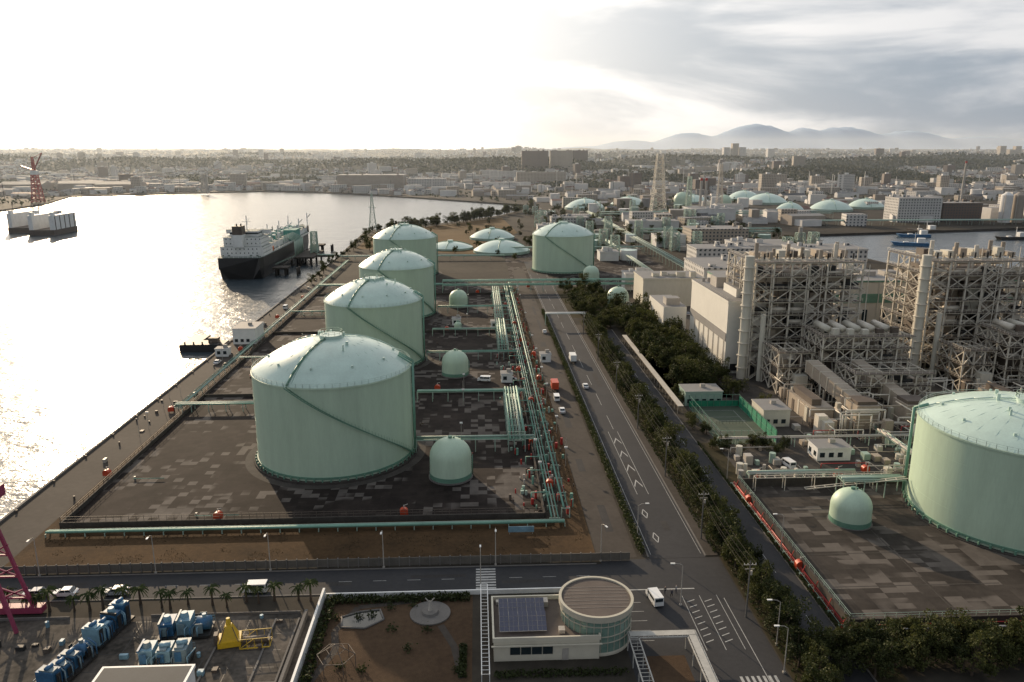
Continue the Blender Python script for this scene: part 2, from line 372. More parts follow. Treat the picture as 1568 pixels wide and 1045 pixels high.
for (x,y,wd,h) in ((1080,3300,26,105),(1112,3300,26,86),(1050,3320,24,84),(1270,3400,30,76),(2650,3900,30,95),(2700,3900,30,75),(2800,4000,30,85),(2200,3600,40,45)):
    bld('highrise_tower',x,x+wd,y,y+26,H(x,y)-3,h*.75,random.choice((W1,W2)),extra=False)
mb=MB()
for k in range(620):
    x=U(-1050,80);y=U(1340,1800)
    if k>230: x=U(60,1500);y=U(800,1800)
    if not inland(x,y) or not inland(x-40,y-40) or not inland(x+50,y-30): continue
    wd=U(10,44);d=U(8,24)
    if R()<.45: mb.gable(x,y,0,wd,d,U(4,10),U(1.5,3),U(-.2,.2),random.choice((3,4)),random.choice((5,7,7,6)))
    else: mb.rbox(x,y,0,wd*.8,d,U(5,15),U(-.2,.2),random.choice((0,3,4,1)),7)
for k in range(80):
    x=U(100,1500);y=U(820,1600)
    if inland(x,y): mb.cyl(x,y,0,U(6,16),U(4,9),n=16,m=random.choice((3,7)))
for k in range(120):
    x=U(-900,1300);y=U(1200,1900)
    if inland(x,y): mb.beam((x,y,0),(x,y,U(15,38)),.5,random.choice((3,5)),4)
mb.build('waterfront_factories',CM)
for (x,y) in ((-870,1560),(-780,1600),(-690,1560)):
    b=MB(); b.gable(x,y,0,80,45,14,5,0.05,0,1); b.build('shipyard_shed',[W5,W8])
# ------------------------------------------------------------------ pylons
def lattice(b,x,y,z0,h,w0,w1,n,m,r):
    P=[]
    for k in range(n+1):
        t=k/n; ww=w0+(w1-w0)*(t**.8); z=z0+h*t
        P.append([(x-ww/2,y-ww/2,z),(x+ww/2,y-ww/2,z),(x+ww/2,y+ww/2,z),(x-ww/2,y+ww/2,z)])
    for k in range(n):
        for i in range(4):
            j=(i+1)%4
            b.beam(P[k][i],P[k+1][i],r*1.4,m); b.beam(P[k][i],P[k+1][j],r,m); b.beam(P[k][j],P[k+1][i],r,m); b.beam(P[k+1][i],P[k+1][j],r,m)
def pylon(name,x,y,h,w0,w1,n,mat,r,arms=0):
    b=MB(); lattice(b,x,y,0,h,w0,w1,n,0,r)
    for k in range(arms):
        z=h*(.62+.13*k); b.beam((x-w0*.55,y,z),(x+w0*.55,y,z),r*1.3); b.beam((x-w0*.55,y,z),(x,y,z+h*.05),r); b.beam((x+w0*.55,y,z),(x,y,z+h*.05),r)
    return b.build(name,[mat])
pylon('communication_tower',223,951,74,19,7,11,PSTEEL,.34,3)
pylon('lattice_pylon',-103,775,38,8,1,8,PIPEL,.14,1)
pylon('lattice_pylon',255,930,48,7,4,9,PIPEL,.26)
pylon('lattice_pylon',330,1050,60,9,3,9,STEEL,.26,2)
b=MB(); lattice(b,-672,1232,0,42,14,7,6,0,.5); lattice(b,-672,1232,42,26,4,2,4,0,.4)
b.beam((-672,1232,48),(-640,1200,74),1.0,0); b.beam((-672,1232,66),(-640,1200,74),.4,0); b.beam((-672,1232,48),(-700,1250,54),1.2,0); b.box(-676,-668,1228,1236,42,48,1)
b.build('harbour_crane',[RED,WHITE])
b=MB(); lattice(b,-500,1470,0,34,12,6,5,0,.6); b.beam((-500,1470,34),(-465,1470,58),.9,0); b.beam((-500,1470,34),(-520,1470,40),1,0); b.build('harbour_crane',[STEEL,WHITE])
b=MB()
for dx in (0,5):
    b.beam((-84+dx,125,0),(-87+dx*.5,125,22),.35,0)
    b.beam((-84+dx,119,0),(-87+dx*.5,121,22),.35,0)
for k in range(5):
    z=3+k*4.2; t=z/22
    b.beam((-84-3*t,125,z),(-79-5.5*t,125,z+2),.18,0); b.beam((-79-5.5*t,125,z),(-84-3*t,125,z+2),.18,0); b.beam((-84-3*t,125,z),(-79-5.5*t,125,z),.2,0)
b.box(-85.5,-77.5,124.2,125.8,.3,1.5,0); b.box(-89,-82,118,127,22,24,0)
b.build('gantry_crane',[MAG])
for (x,y,wd,l) in ((-470,800,30,50),(-436,775,24,46)):
    b=MB(); b.box(x,x+wd,y,y+l,-2.4,3,1); b.box(x,x+4,y+1,y+l-1,3,17,0); b.box(x+wd-4,x+wd,y+1,y+l-1,3,17,0)
    b.box(x+3,x+wd-3,y+l-4,y+l-1,3,8,0)
    for k in range(5): b.box(x-.3,x,y+4+k*9,y+5+k*9,3,16,1); b.box(x+wd,x+wd+.3,y+4+k*9,y+5+k*9,3,16,1)
    for q in (x+.5,x+wd-3.5): b.box(q,q+2.5,y+3,y+8,17,20,0); b.beam((q,y+12,17),(q,y+12,26),.3,1); b.beam((q,y+12,24),(q+5,y+5,28),.25,1)
    b.rail([(x,y+1,17),(x+4,y+1,17)],1,1); b.build('floating_dock',[WHITE,STEELB])
# ------------------------------------------------------------------ roads & sheets
def sheet(name,rects,z,mat,polys=()):
    b=MB()
    for r in rects: b.rect(*r,z)
    for p in polys: b.poly(p,z)
    return b.build(name,[mat])
sheet('yard_paving',[(-91,14.2,157,470),(21,130,455,600)],.012,YARD)
sheet('quay_path',[(-105.4,-94,120,560)],.012,ASPHL)
sheet('earth_strip',[(-94,23.4,139,156.9),(20.5,23.4,156.9,450),(-94,-91.05,156.9,480)],.008,EARTH)
sheet('service_road',[(23.6,31.6,139,520)],.016,ASPHL)
sheet('cross_road',[(-94,33.9,128.5,136.8)],.016,ASPH)
sheet('main_road',[(34,45.4,138.5,560)],.02,ASPH)
sheet('junction_road',[],.024,ASPH,polys=[[(24,90),(48,90),(48,138.4),(24,138.4)]])
sheet('plant_road',[(54,60.8,60,340)],.02,ASPH)
sheet('verge',[(61,66,100,200),(48.3,53.8,90,360),(64,84,240,366),(46,66,366,440)],.01,pm('verge_soil',(.022,.022,.013),(.06,.048,.026),scale=.2,rough=.95,spec=.1))
sheet('plant_paving',[(66,300,174,318),(90,330,318,448)],.01,CONCD)
sheet('dry_field',[],.01,pm('dry_field_grass',(.075,.047,.02),(.15,.10,.05),scale=.03,rough=.95,spec=.1),polys=[[(-100,640),(0,600),(40,760),(30,930),(-30,850),(-100,770)]])
sheet('lot_slab',[(-100,-29.5,80,123)],.012,pm('lot_concrete',(.035,.032,.028),(.13,.112,.095),scale=.10,rough=.9,contrast=(.38,.62),spec=.15))
sheet('park_lawn',[(-28,-1.5,100,127)],.012,DRYG)
b=MB()
for k in range(9): b.rect(-66+k*.01,-33,86+k*4.4,86.12+k*4.4,.018)
for k in range(8): b.rect(-68+k*4.6,-67.88+k*4.6,82,121,.022)
b.build('slab_joints',[DARK])
b=MB()
for x0,x1,y0,y1 in ((33.7,34,139,520),(45.4,45.7,139,560),(53.7,54,100,340),(60.8,61.1,100,340),(-94,23,136.8,137.1),(-94,24,128.2,128.5)):
    b.box(x0,x1,y0,y1,0,.13)
b.build('kerbs',[CONC])
b=MB(); b.box(45.75,48.2,139,350,0,.12); b.build('pavement',[ASPHL])
b=MB(); b.box(-106,-105.4,-100,780,0,.5); b.build('quay_kerb',[CONC])
b=MB()
for k in range(10):
    y=150+k*26; x=U(34.6,42); b.rect(x,x+U(1,3),y,y+U(4,18),.0262)
for k in range(6):
    x=-88+k*18+U(0,3); y=U(128.9,134); b.rect(x,x+U(5,12),y,y+U(.8,2.0),.0262)
for k in range(8):
    y=150+k*32; x=U(24,29); b.rect(x,x+U(1,2.5),y,y+U(6,24),.0262)
b.build('asphalt_patches',[pm('patch_asphalt',(.024,.023,.024),(.05,.047,.045),rough=.85,spec=.2)])
b=MB(); z=.036
for k in range(14):
    y=212+k*22; b.rect(39.4,39.52,y,y+12,z)
for yy in (158,147):
    x=37.2
    for s1,s2 in (((0,-2.2),(.6,0)),((.6,0),(0,2.2)),((0,2.2),(-.6,0)),((-.6,0),(0,-2.2))):
        a=Vector((x+s1[0],yy+s1[1],z));c=Vector((x+s2[0],yy+s2[1],z));d=(c-a).normalized();n=Vector((-d.y,d.x,0))*.1
        b.add([a-n,c-n,c+n,a+n],[(0,1,2,3)])
for k in range(4):
    y=176+k*9.5
    for sgn in (-1,1):
        a=Vector((38.8+sgn*1.0,y-3.6,z));c=Vector((38.8,y,z));n=Vector((0,.5,0))
        b.add([a-n,c-n,c+n,a+n] if sgn<0 else [c-n,a-n,a+n,c+n],[(0,1,2,3)])
for x in (37.5,40.2): b.rect(x,x+.11,168,210,z+.004)
b.rect(34.5,34.6,140,500,z);b.rect(44.8,44.9,140,500,z)
for k in range(8): b.rect(-.9,2.9,129+k*.95,129.5+k*.95,z)
for k in range(18): b.rect(-92+k*6.5,-89.5+k*6.5,132.6,132.7,z)
for k in range(8):
    for q in range(2):
        x=37.5+q*3.2;y=111+k*1.7
        b.add([(x,y,z),(x+1.5,y+.7,z),(x+1.5,y+.9,z),(x,y+.2,z)],[(0,1,2,3)])
for q in range(3): b.rect(37+q*3.2,37.1+q*3.2,109,125,z+.004)
b.rect(24.5,40,127.2,127.5,z); b.rect(44.5,44.62,96,124,z)
for k in range(7): b.rect(40.2+k*.9,40.65+k*.9,100,102.4,z+.004)
for k in range(5): b.rect(24.5,29,112+k*2.8,112.1+k*2.8,z)
for k in range(9): b.rect(57.3,57.4,110+k*22,118+k*22,z)
b.build('road_markings',[MARK])
# ------------------------------------------------------------------ LNG tanks
def tank(name,cx,cy,Rr,hw,rise,st0=-112,st1=-8,rail=True):
    b=MB(); Rs=(Rr*Rr+rise*rise)/(2*rise); n=96
    b.rev(cx,cy,[(Rr+1.1,0),(Rr+1.1,.5),(Rr+.05,.5)],n,2,False)
    b.rev(cx,cy,[(Rr+3.4,.03),(Rr+1.2,.035)],n,5,False)
    b.rev(cx,cy,[(Rr,.45),(Rr,hw)],n,0)
    b.rev(cx,cy,[(Rr,1.0),(Rr+.22,1.0),(Rr+.22,1.5),(Rr,1.5)],n,1,False)
    b.rev(cx,cy,[(Rr,hw-.4),(Rr+.2,hw-.4),(Rr+.2,hw),(Rr-.05,hw)],n,0,False)
    prof=[]
    for k in range(15):
        r=(Rr-.05)*(1-k/14); zz=math.sqrt(Rs*Rs-r*r)-(Rs-rise)+hw; prof.append((max(r,.01),zz))
    b.rev(cx,cy,prof,n,3)
    dz=lambda r: math.sqrt(Rs*Rs-r*r)-(Rs-rise)+hw
    for i in range(64):
        t=2*math.pi*i/64; b.box(cx+(Rr+.55)*math.cos(t)-.18,cx+(Rr+.55)*math.cos(t)+.18,cy+(Rr+.55)*math.sin(t)-.18,cy+(Rr+.55)*math.sin(t)+.18,.5,1.3,1)
    def P(a,r,z): return Vector((cx+r*math.cos(rad(a)),cy+r*math.sin(rad(a)),z))
    for a in range(0,360,12):
        b.path([P(a,r,dz(r)+.01) for r in [Rr*(1-k/5) for k in range(5)]],.05,3,4)
    for zz in (hw*.25,hw*.5,hw*.75): b.rev(cx,cy,[(Rr,zz),(Rr+.03,zz),(Rr+.03,zz+.06),(Rr,zz+.06)],n,0,False)
    K=46
    for k in range(K):
        t0,t1=k/K,(k+1)/K; a0=st0+(st1-st0)*t0;a1=st0+(st1-st0)*t1; z0=hw*(1-t0)+.5*t0;z1=hw*(1-t1)+.5*t1
        for rr in (Rr+.15,Rr+.95): b.beam(P(a0,rr,z0),P(a1,rr,z1),.12,1)
        b.beam(P(a0,Rr+.95,z0+1.05),P(a1,Rr+.95,z1+1.05),.045,0)
        b.beam(P(a0,Rr+.1,z0),P(a0,Rr+.95,z0),.08,1); b.beam(P(a0,Rr+.95,z0),P(a0,Rr+.95,z0+1.05),.04,1)
    pts=[P(st0,r,dz(r)+.3) for r in [Rr*(1-k/8) for k in range(8)]+[2]]
    b.path(pts,.26,1,6)
    pts2=[P(st0+4,r,dz(r)+.9) for r in [Rr*(1-k/8) for k in range(8)]]
    b.path(pts2,.06,1,4)
    for aa in (35,150):
        b.path([P(aa,r,dz(r)+.3) for r in [Rr*(1-k/6) for k in range(6)]+[2]],.16,3,6)
    b.path([P(150,Rr+.7,1),P(150,Rr+.7,hw+.3),P(150,Rr*.9,dz(Rr*.9)+.5)],.35,4,8)
    for da in (0,5,9): b.path([P(-4+da,Rr+.6,1),P(-4+da,Rr+.6,hw+.6),P(-4+da,Rr*.85,dz(Rr*.85)+.6)],.22,4,8)
    b.cyl(cx,cy,dz(0)-.3,dz(0)+.7,3.0,n=20,m=3)
    ring=[P(a,3.0,dz(0)+.7) for a in range(0,361,30)]; b.rail(ring,1.1,0,.05,1.7)
    for k in range(9):
        a=U(0,360);r=U(1,Rr*.5); s=U(.2,.5); b.cyl(P(a,r,0).x,P(a,r,0).y,dz(r)-.2,dz(r)+U(.8,1.7),s,n=10,m=3)
    for k in range(10):
        a=k*36+10; r=Rr*.78; b.cyl(P(a,r,0).x,P(a,r,0).y,dz(r)-.2,dz(r)+.55,.3,n=8,m=3)
    if rail:
        ring=[P(a,Rr-.1,hw+.05) for a in range(0,361,5)]; b.rail(ring,1.0,3,.035,2)
    return b.build(name,[TANKW,TGRN,CONCD,TANKD,PIPE,CONCD])
tank('lng_storage_tank',-38.5,198.3,20.5,24.4,7.8)
tank('lng_storage_tank',-39.8,292,18.3,24.5,7.4)
tank('lng_storage_tank',-39.8,380.2,18.2,24.5,7.2)
tank('lng_storage_tank',-47,507,20.5,24.5,7.6)
tank('lng_storage_tank',58,519,20.5,24.5,7.3,-130,-30)
tank('lng_storage_tank',120,154,21.5,21.6,5.2,-60,40)
def domecap(cx,cy,Rr,wall,rise):
    b=MB(); Rs=(Rr*Rr+rise*rise)/(2*rise)
    b.rev(cx,cy,[(Rr+.6,0),(Rr+.6,wall),(Rr,wall)],48,1,False)
    b.rev(cx,cy,[(max(.01,Rr*(1-k/10)),math.sqrt(Rs*Rs-(Rr*(1-k/10))**2)-(Rs-rise)+wall) for k in range(11)],48,0)
    b.cyl(cx,cy,wall+rise-.3,wall+rise+1.4,2.4,n=12,m=0)
    for a in (20,140,260):
        b.path([(cx+r*math.cos(rad(a)),cy+r*math.sin(rad(a)),math.sqrt(Rs*Rs-r*r)-(Rs-rise)+wall+.4) for r in [Rr*(1-k/6) for k in range(7)]],.25,2,5)
    b.build('inground_lng_tank',[TANKD,PIPEL,PIPE])
for a in ((19.6,615,22,2,7.5),(14,710,20,2,7),(-22,640,18,1.5,4),(148,1062,27,3,11),(220,1121,26,3,10),(437,1161,30,3,12),(472,1020,27,3,11),(430,1240,27,3,12),(540,1060,24,3,10),(392,960,17,6,9),(330,1180,24,3,9)):
    domecap(*a)
def stank(cx,cy,Rr,hc):
    b=MB(); b.rev(cx,cy,[(Rr+.35,0),(Rr+.35,.35),(Rr,.35)],40,2,False)
    b.rev(cx,cy,[(Rr,.3),(Rr,hc)]+[(max(.01,Rr*math.cos(rad(k*9))),hc+Rr*.92*math.sin(rad(k*9))) for k in range(1,11)],40,0)
    b.rev(cx,cy,[(Rr,.4),(Rr+.08,.4),(Rr+.08,1.5),(Rr,1.5)],40,1,False)
    b.cyl(cx,cy,hc+Rr*.9,hc+Rr*.92+.5,.5,n=10,m=1); b.cyl(cx+.9,cy,hc+Rr*.85,hc+Rr*.92+.3,.25,n=8,m=1)
    for k in range(9): b.beam((cx+Rr*math.cos(-.2)+.1,cy+Rr*math.sin(-.2),.5+k*hc/9),(cx+Rr*math.cos(-.1)+.1,cy+Rr*math.sin(-.1),.5+k*hc/9),.05,1)
    b.path([(cx+Rr+.25,cy+.6,.3),(cx+Rr+.25,cy+.6,hc),(cx+Rr*.5,cy+.6,hc+Rr*.85)],.12,1,6)
    b.build('small_domed_tank',[TANKW,TGRN,CONC])
for a in ((-7.2,180.5,5.2,5.6),(-8.4,270.6,4.8,4.9),(-10,396,4.8,4.6),(70.6,472,5,5.2),(73,392,5.6,5.5),(81.5,152,4.3,4.0),(300,1130,12,8),(350,1090,10,8),(-9,340,1.6,3)):
    stank(*a)
# ------------------------------------------------------------------ yard dike, fences, pipes
b=MB()
b.box(-91.2,14.4,156.9,157.3,0,1.3); b.box(-91.3,-90.9,157.35,470,0,1.1); b.box(14.25,14.6,157.35,455,0,1.2)
for y in (248,338,430): b.box(-90.8,14.2,y,y+.35,0,1.0)
b.build('dike_wall',[CONCD])
b=MB(); b.rail([(-91,157.1,1.3),(14.3,157.1,1.3)],1.3,0,.045,1.6)
b.rail([(-91.1,157.4,1.1),(-91.1,470,1.1)],1.1,0,.05,2.5); b.build('yard_fence',[STEELB])
b=MB()
for k in range(62):
    x=-94+k*2.0; b.box(x+.1,x+1.88,138,138.16,.1,1.75,0); b.box(x-.1,x+.1,137.9,138.26,0,1.95,1)
b.build('boundary_wall',[pm('precast_panel',(.11,.10,.086),var=.3,scale=.6,rough=.9),CONC])
def rack(name,x0,x1,y0,y1,z,npipe,along,mat=PIPE,step=8,r=.3,levels=1):
    b=MB()
    L_=(y1-y0) if along=='y' else (x1-x0); W_=(x1-x0) if along=='y' else (y1-y0)
    k=max(1,int(L_/step))
    def T(l,w_,zz): return (x0+w_,y0+l,zz) if along=='y' else (x0+l,y0+w_,zz)
    for lv in range(levels):
        zz=z+lv*2.4
        for i in range(npipe):
            o=W_*(i+.5)/npipe; rr=r*random.choice((.4,.6,.8,1.15)); b.beam(T(0,o,zz+rr),T(L_,o,zz+rr),rr,random.choice((0,0,1)),8)
        for i in range(k+1):
            l=L_*i/k; b.beam(T(l,0,zz-.12),T(l,W_,zz-.12),.12,1)
    zt=z+(levels-1)*2.4
    for i in range(k+1):
        l=L_*i/k
        for w_ in (0,W_): b.beam(T(l,w_,0),T(l,w_,zt),.14,1)
        if i<k and z>2.5:
            for w_ in (0,W_):
                b.beam(T(l,w_,z),T(l+L_/k,w_,z),.1,1)
                if levels>1: b.beam(T(l,w_,z),T(l+L_/k,w_,zt),.08,1)
    return b.build(name,[mat,PIPEL])
rack('pipe_line',-92,18.5,152.8,154.6,.8,3,'x',r=.26,step=4)
rack('pipe_rack',15.4,17.6,155,455,1.1,3,'y',r=.24,step=6)
rack('pipe_rack',18.2,20,157,455,2.4,2,'y',r=.2,step=8)
rack('pipe_rack',8,12.5,196,236,3.5,5,'y',r=.22,step=5,levels=2)
rack('pipe_rack',8,12,292,338,3.5,4,'y',r=.22,step=5,levels=2)
rack('pipe_rack',8,12,345,425,3.0,4,'y',r=.22,step=6,levels=2)
rack('pipe_rack',-17,15,196.5,199.5,3.5,4,'x',r=.25,step=5)
rack('pipe_rack',-20,15,240,243,3.2,3,'x',r=.22,step=5)
rack('pipe_rack',-20,15,290.5,293,3.2,3,'x',r=.22,step=5)
rack('pipe_rack',-20,15,331,333,3.0,2,'x',r=.22,step=5)
rack('pipe_rack',-20,15,379,382,3.2,3,'x',r=.22,step=5)
rack('pipe_rack',-20,110,436,442,4,5,'x',r=.3,step=7,levels=2)
rack('pipe_rack',-95,-92.6,233,560,1.6,3,'y',r=.28,step=6)
rack('pipe_rack',-95,-58,233,236,2.2,3,'x',r=.28,step=5)
rack('pipe_rack',-92,-55,290,292.5,2,3,'x',r=.26,step=5)
rack('pipe_rack',-92,-57,376,379,2,3,'x',r=.26,step=5)
rack('pipe_rack',-92,-20,445,449,3,4,'x',r=.3,step=6)
rack('pipe_rack',134,141,470,960,5,5,'y',PIPEL,step=10,r=.35,levels=1)
rack('pipe_rack',109,113,440,700,4,4,'y',PIPEL,step=8,r=.3,levels=1)
rack('pipe_rack',20,131,600,606,5,4,'x',PIPEL,step=10,r=.4,levels=1)
rack('pipe_rack',145,280,700,706,6,4,'x',PIPEL,step=12,r=.5,levels=2)
rack('pipe_rack',145,420,900,908,6,5,'x',PIPEL,step=12,r=.5,levels=2)
rack('pipe_rack',-100,20,570,574,3,3,'x',PIPEL,step=10,r=.4)
rack('pipe_rack',350,620,815,821,5,5,'x',PIPEL,step=12,r=.5,levels=1)
rack('pipe_rack',66,93,172.6,174.4,2.4,4,'x',STEEL,r=.3,step=4)
rack('pipe_bridge',31.5,50,349,351,5.6,3,'x',WHITE,r=.25,step=18)
rack('pipe_rack',61.4,62.4,114,172,.8,3,'y',RED,r=.13,step=4)
rack('pipe_rack',85,100,163,166.5,4.5,4,'x',PIPEL,r=.3,step=5)
rack('pipe_rack',66,150,196,198,2.5,3,'x',STEEL,r=.2,step=5)
rack('pipe_rack',112,114,172,200,3,3,'y',STEEL,r=.25,step=5)
b=MB()
for k in range(420):
    x=U(7,20) if k<260 else U(18,23);y=U(158,450)
    s=U(.12,.38)
    if R()<.5: b.cyl(x,y,0,U(.6,2.2),s,n=8,m=random.choice((0,1,2,2,4)))
    else: b.box(x-s,x+s,y-s,y+s,0,U(.5,1.8),random.choice((0,1,3,2,4)))
for k in range(26):
    y=165+k*11+U(-2,2); b.path([(16,y,1.4),(16,y,2.6),(12,y,2.6),(12,y,.4)],.14,0,6)
for k in range(30):
    x,y=U(-88,8),U(160,420)
    if min(math.hypot(x+39,y-c) for c in (198,292,380))<25: continue
    if R()<.3: b.path([(x,y,.5),(x+U(4,14),y,.5)],.1,0,6)
    b.cyl(x,y+1,0,U(.4,1),.25,n=8,m=random.choice((2,3,4)))
b.build('valve_station',[PIPE,PIPEL,RED,STEEL,STEELB])
b=MB()
for k in range(210):
    x=U(64,190);y=U(174,214)
    if 65<x<84 and y>196: continue
    if 83<x<100 and 184<y<194: continue
    s=U(.3,1.0); q=R()
    if q<.35: b.cyl(x,y,0,U(1,3.5),s,n=10,m=random.choice((0,1,2,4)))
    elif q<.7: b.box(x-s,x+s,y-s,y+s*1.5,0,U(.8,2.6),random.choice((0,1,2,4)))
    else:
        z_=U(1,3.5); l=U(4,14); b.path([(x,y,0),(x,y,z_),(x+l,y,z_),(x+l,y,0)],.13,random.choice((0,1,3,0)),6)
        if R()<.5: b.path([(x,y,z_*.6),(x,y+l*.6,z_*.6),(x,y+l*.6,0)],.11,random.choice((0,1,0)),6)
b.build('process_piping',[STEEL,BEIGE,PIPEL,RED,CREAM])
def firebox(x,y,a=0):
    b=MB(); b.box(-.9,.9,-.6,.6,.5,1.3,0)
    P=[(.9*math.cos(rad(t)),1.3+.75*math.sin(rad(t))) for t in range(0,181,20)]
    for i in range(len(P)-1):
        b.add([(P[i][0],-.6,P[i][1]),(P[i][0],.6,P[i][1]),(P[i+1][0],.6,P[i+1][1]),(P[i+1][0],-.6,P[i+1][1])],[(0,1,2,3)],0,True)
    for yy in (-.6,.6): b.add([(p[0],yy,p[1]) for p in P],[tuple(range(len(P)))],0)
    for dx in (-.7,.7):
        for dy in (-.45,.45): b.beam((dx,dy,0),(dx,dy,.5),.08,1)
    b.beam((0,0,2),(0,0,2.7),.12,1,6); b.beam((0,0,2.6),(.9,0,2.9),.09,1,6)
    b.build('fire_hose_station',[ORNG,STEEL],(x,y,0),a)
for x,y in ((-93.3,184),(-58,159.3),(-17,159.3),(17,173),(14.8,201),(17,237),(14.8,273),(18.5,318),(-96,233),(-96.5,308),(-95.5,420),(62.6,162),(98,178),(62.4,133),(91,110.5),(17,350),(14.5,395),(21.5,262),(22,295),(-97,370),(-60,250),(-14,252),(-14,341),(-62,342),(-10,424),(13,300),(0,433),(90,176),(70,176),(60,448),(30,450)):
    firebox(x,y,U(-.3,.3))
b=MB(); b.rect(63.4,150,113.8,170.5,.3,1)
for a in ((62.6,63.0,113,171),(150,150.4,113,171)): b.box(a[0],a[1],a[2],a[3],0,2.3)
b.box(63.02,149.98,113,113.4,0,2.3); b.box(63.02,149.98,170.6,171,0,2.3)
b.rect(66,98,126,126.25,.31,0); b.rect(66,98,138,138.25,.31,0); b.rect(84,84.25,114,170,.315,0)
b.build('tank_yard',[CONCD,YARDR])
b=MB(); b.rail([(62.8,113.2,2.3),(62.8,170.8,2.3)],1,0,.04,2); b.rail([(62.8,113.2,2.3),(149,113.2,2.3)],1,0,.04,2)
for k in range(11): b.beam((62.4,114+k*5.6,0),(61.6,114+k*5.6,0),.1,1); b.beam((61.7,114+k*5.6,0),(62.5,114+k*5.6,2.2),.09,1)
b.path([(62.2,112.6,1.4),(120,112.6,1.4)],.1,1,6); b.path([(62.2,112.4,.7),(120,112.4,.7)],.16,2,6)
b.build('yard_guardrail',[PIPEL,RED,WHITE])
b=MB()
for k in range(14):
    x=66+k*2.4
    b.beam((x,168,3.6),(x+2.4,168,3.6),.1,0); b.beam((x,169.4,3.6),(x+2.4,169.4,3.6),.1,0); b.beam((x,168,4.7),(x+2.4,168,4.7),.05,0); b.beam((x,168,3.6),(x,168,4.7),.05,0);b.beam((x,168,3.6),(x,169.4,3.6),.06,0)
    if k%3==0: b.beam((x,168,.3),(x,168,3.6),.1,0);b.beam((x,169.4,.3),(x,169.4,3.6),.1,0)
for k in range(10):
    t0,t1=k/10,(k+1)/10
    p=Vector((78,167,1)).lerp(Vector((99,161,6)),t0);q=Vector((78,167,1)).lerp(Vector((99,161,6)),t1)
    b.beam(p,q,.12,0);b.beam(p+Vector((0,1,0)),q+Vector((0,1,0)),.12,0);b.beam(p,p+Vector((0,1,0)),.08,0)
b.build('steel_catwalk',[PSTEEL])
# ------------------------------------------------------------------ power plant
def plantframe(b,x0,x1,y0,y1,levels,nx,ny,solid=.5,cr=.38):
    xs=[x0+(x1-x0)*i/nx for i in range(nx+1)]; yy=[y0+(y1-y0)*i/ny for i in range(ny+1)]; zs=[0]+levels
    for x in xs:
        for y in yy: b.beam((x,y,0),(x,y,zs[-1]),cr,0)
    for zi,z in enumerate(zs[1:],1):
        for y in yy: b.beam((x0,y,z),(x1,y,z),cr*.7,0)
        for x in xs: b.beam((x,y0,z),(x,y1,z),cr*.7,0)
        b.box(x0-.6,x1+.6,y0-.8,y0+2.2,z+.27,z+.33,1); b.box(x0-.8,x0+2,y0+2.3,y1,z+.27,z+.33,1)
        b.rail([(x0-.6,y0-.8,z+.33),(x1+.6,y0-.8,z+.33)],1.1,0,.055,2); b.rail([(x0-.8,y0,z+.33),(x0-.8,y1,z+.33)],1.1,0,.055,2)
        zp=zs[zi-1]
        for i in range(nx):
            if R()<.6:
                b.beam((xs[i],y0,zp),(xs[i+1],y0,z),.18,0)
                if R()<.6: b.beam((xs[i+1],y0,zp),(xs[i],y0,z),.18,0)
            if R()<solid:
                hh=(z-zp)*U(.25,.7); xa=xs[i]+U(.4,1.5); b.box(xa,xa+U(1.2,(xs[i+1]-xs[i])*.6),y0+U(1,3),y0+U(4,6),zp+.4,zp+.4+hh,random.choice((1,2,2,3,0)))
            if R()<.7:
                r=U(.25,.8); b.hcyl((xs[i]+.5,y0+1+r,zp+1+r),(xs[i+1]-.5,y0+1+r,zp+1+r),r,random.choice((2,3,0,0)))
            for q in range(2):
                xx=U(xs[i],xs[i+1]); b.beam((xx,y0+U(.3,3),zp),(xx,y0+U(.3,3),z),U(.08,.2),random.choice((0,0,1,2)),6)
        for j in range(ny):
            if R()<.7: b.beam((x0,yy[j],zp),(x0,yy[j+1],z),.18,0); b.beam((x0,yy[j+1],zp),(x0,yy[j],z),.18,0)
def stairs(b,x,y,z0,z1,w,m=0):
    z=z0;s=1
    while z<z1:
        a=(x-w/2*s,y,z);c=(x+w/2*s,y,min(z1,z+3.5))
        for dy in (0,1): b.beam((a[0],y+dy,a[2]),(c[0],y+dy,c[2]),.12,m)
        b.beam((a[0],y,a[2]+1),(c[0],y,c[2]+1),.06,m)
        z+=3.5;s=-s
    for dx in (-w/2-.6,w/2+.6): b.beam((x+dx,y,0),(x+dx,y,z1+1),.14,m)
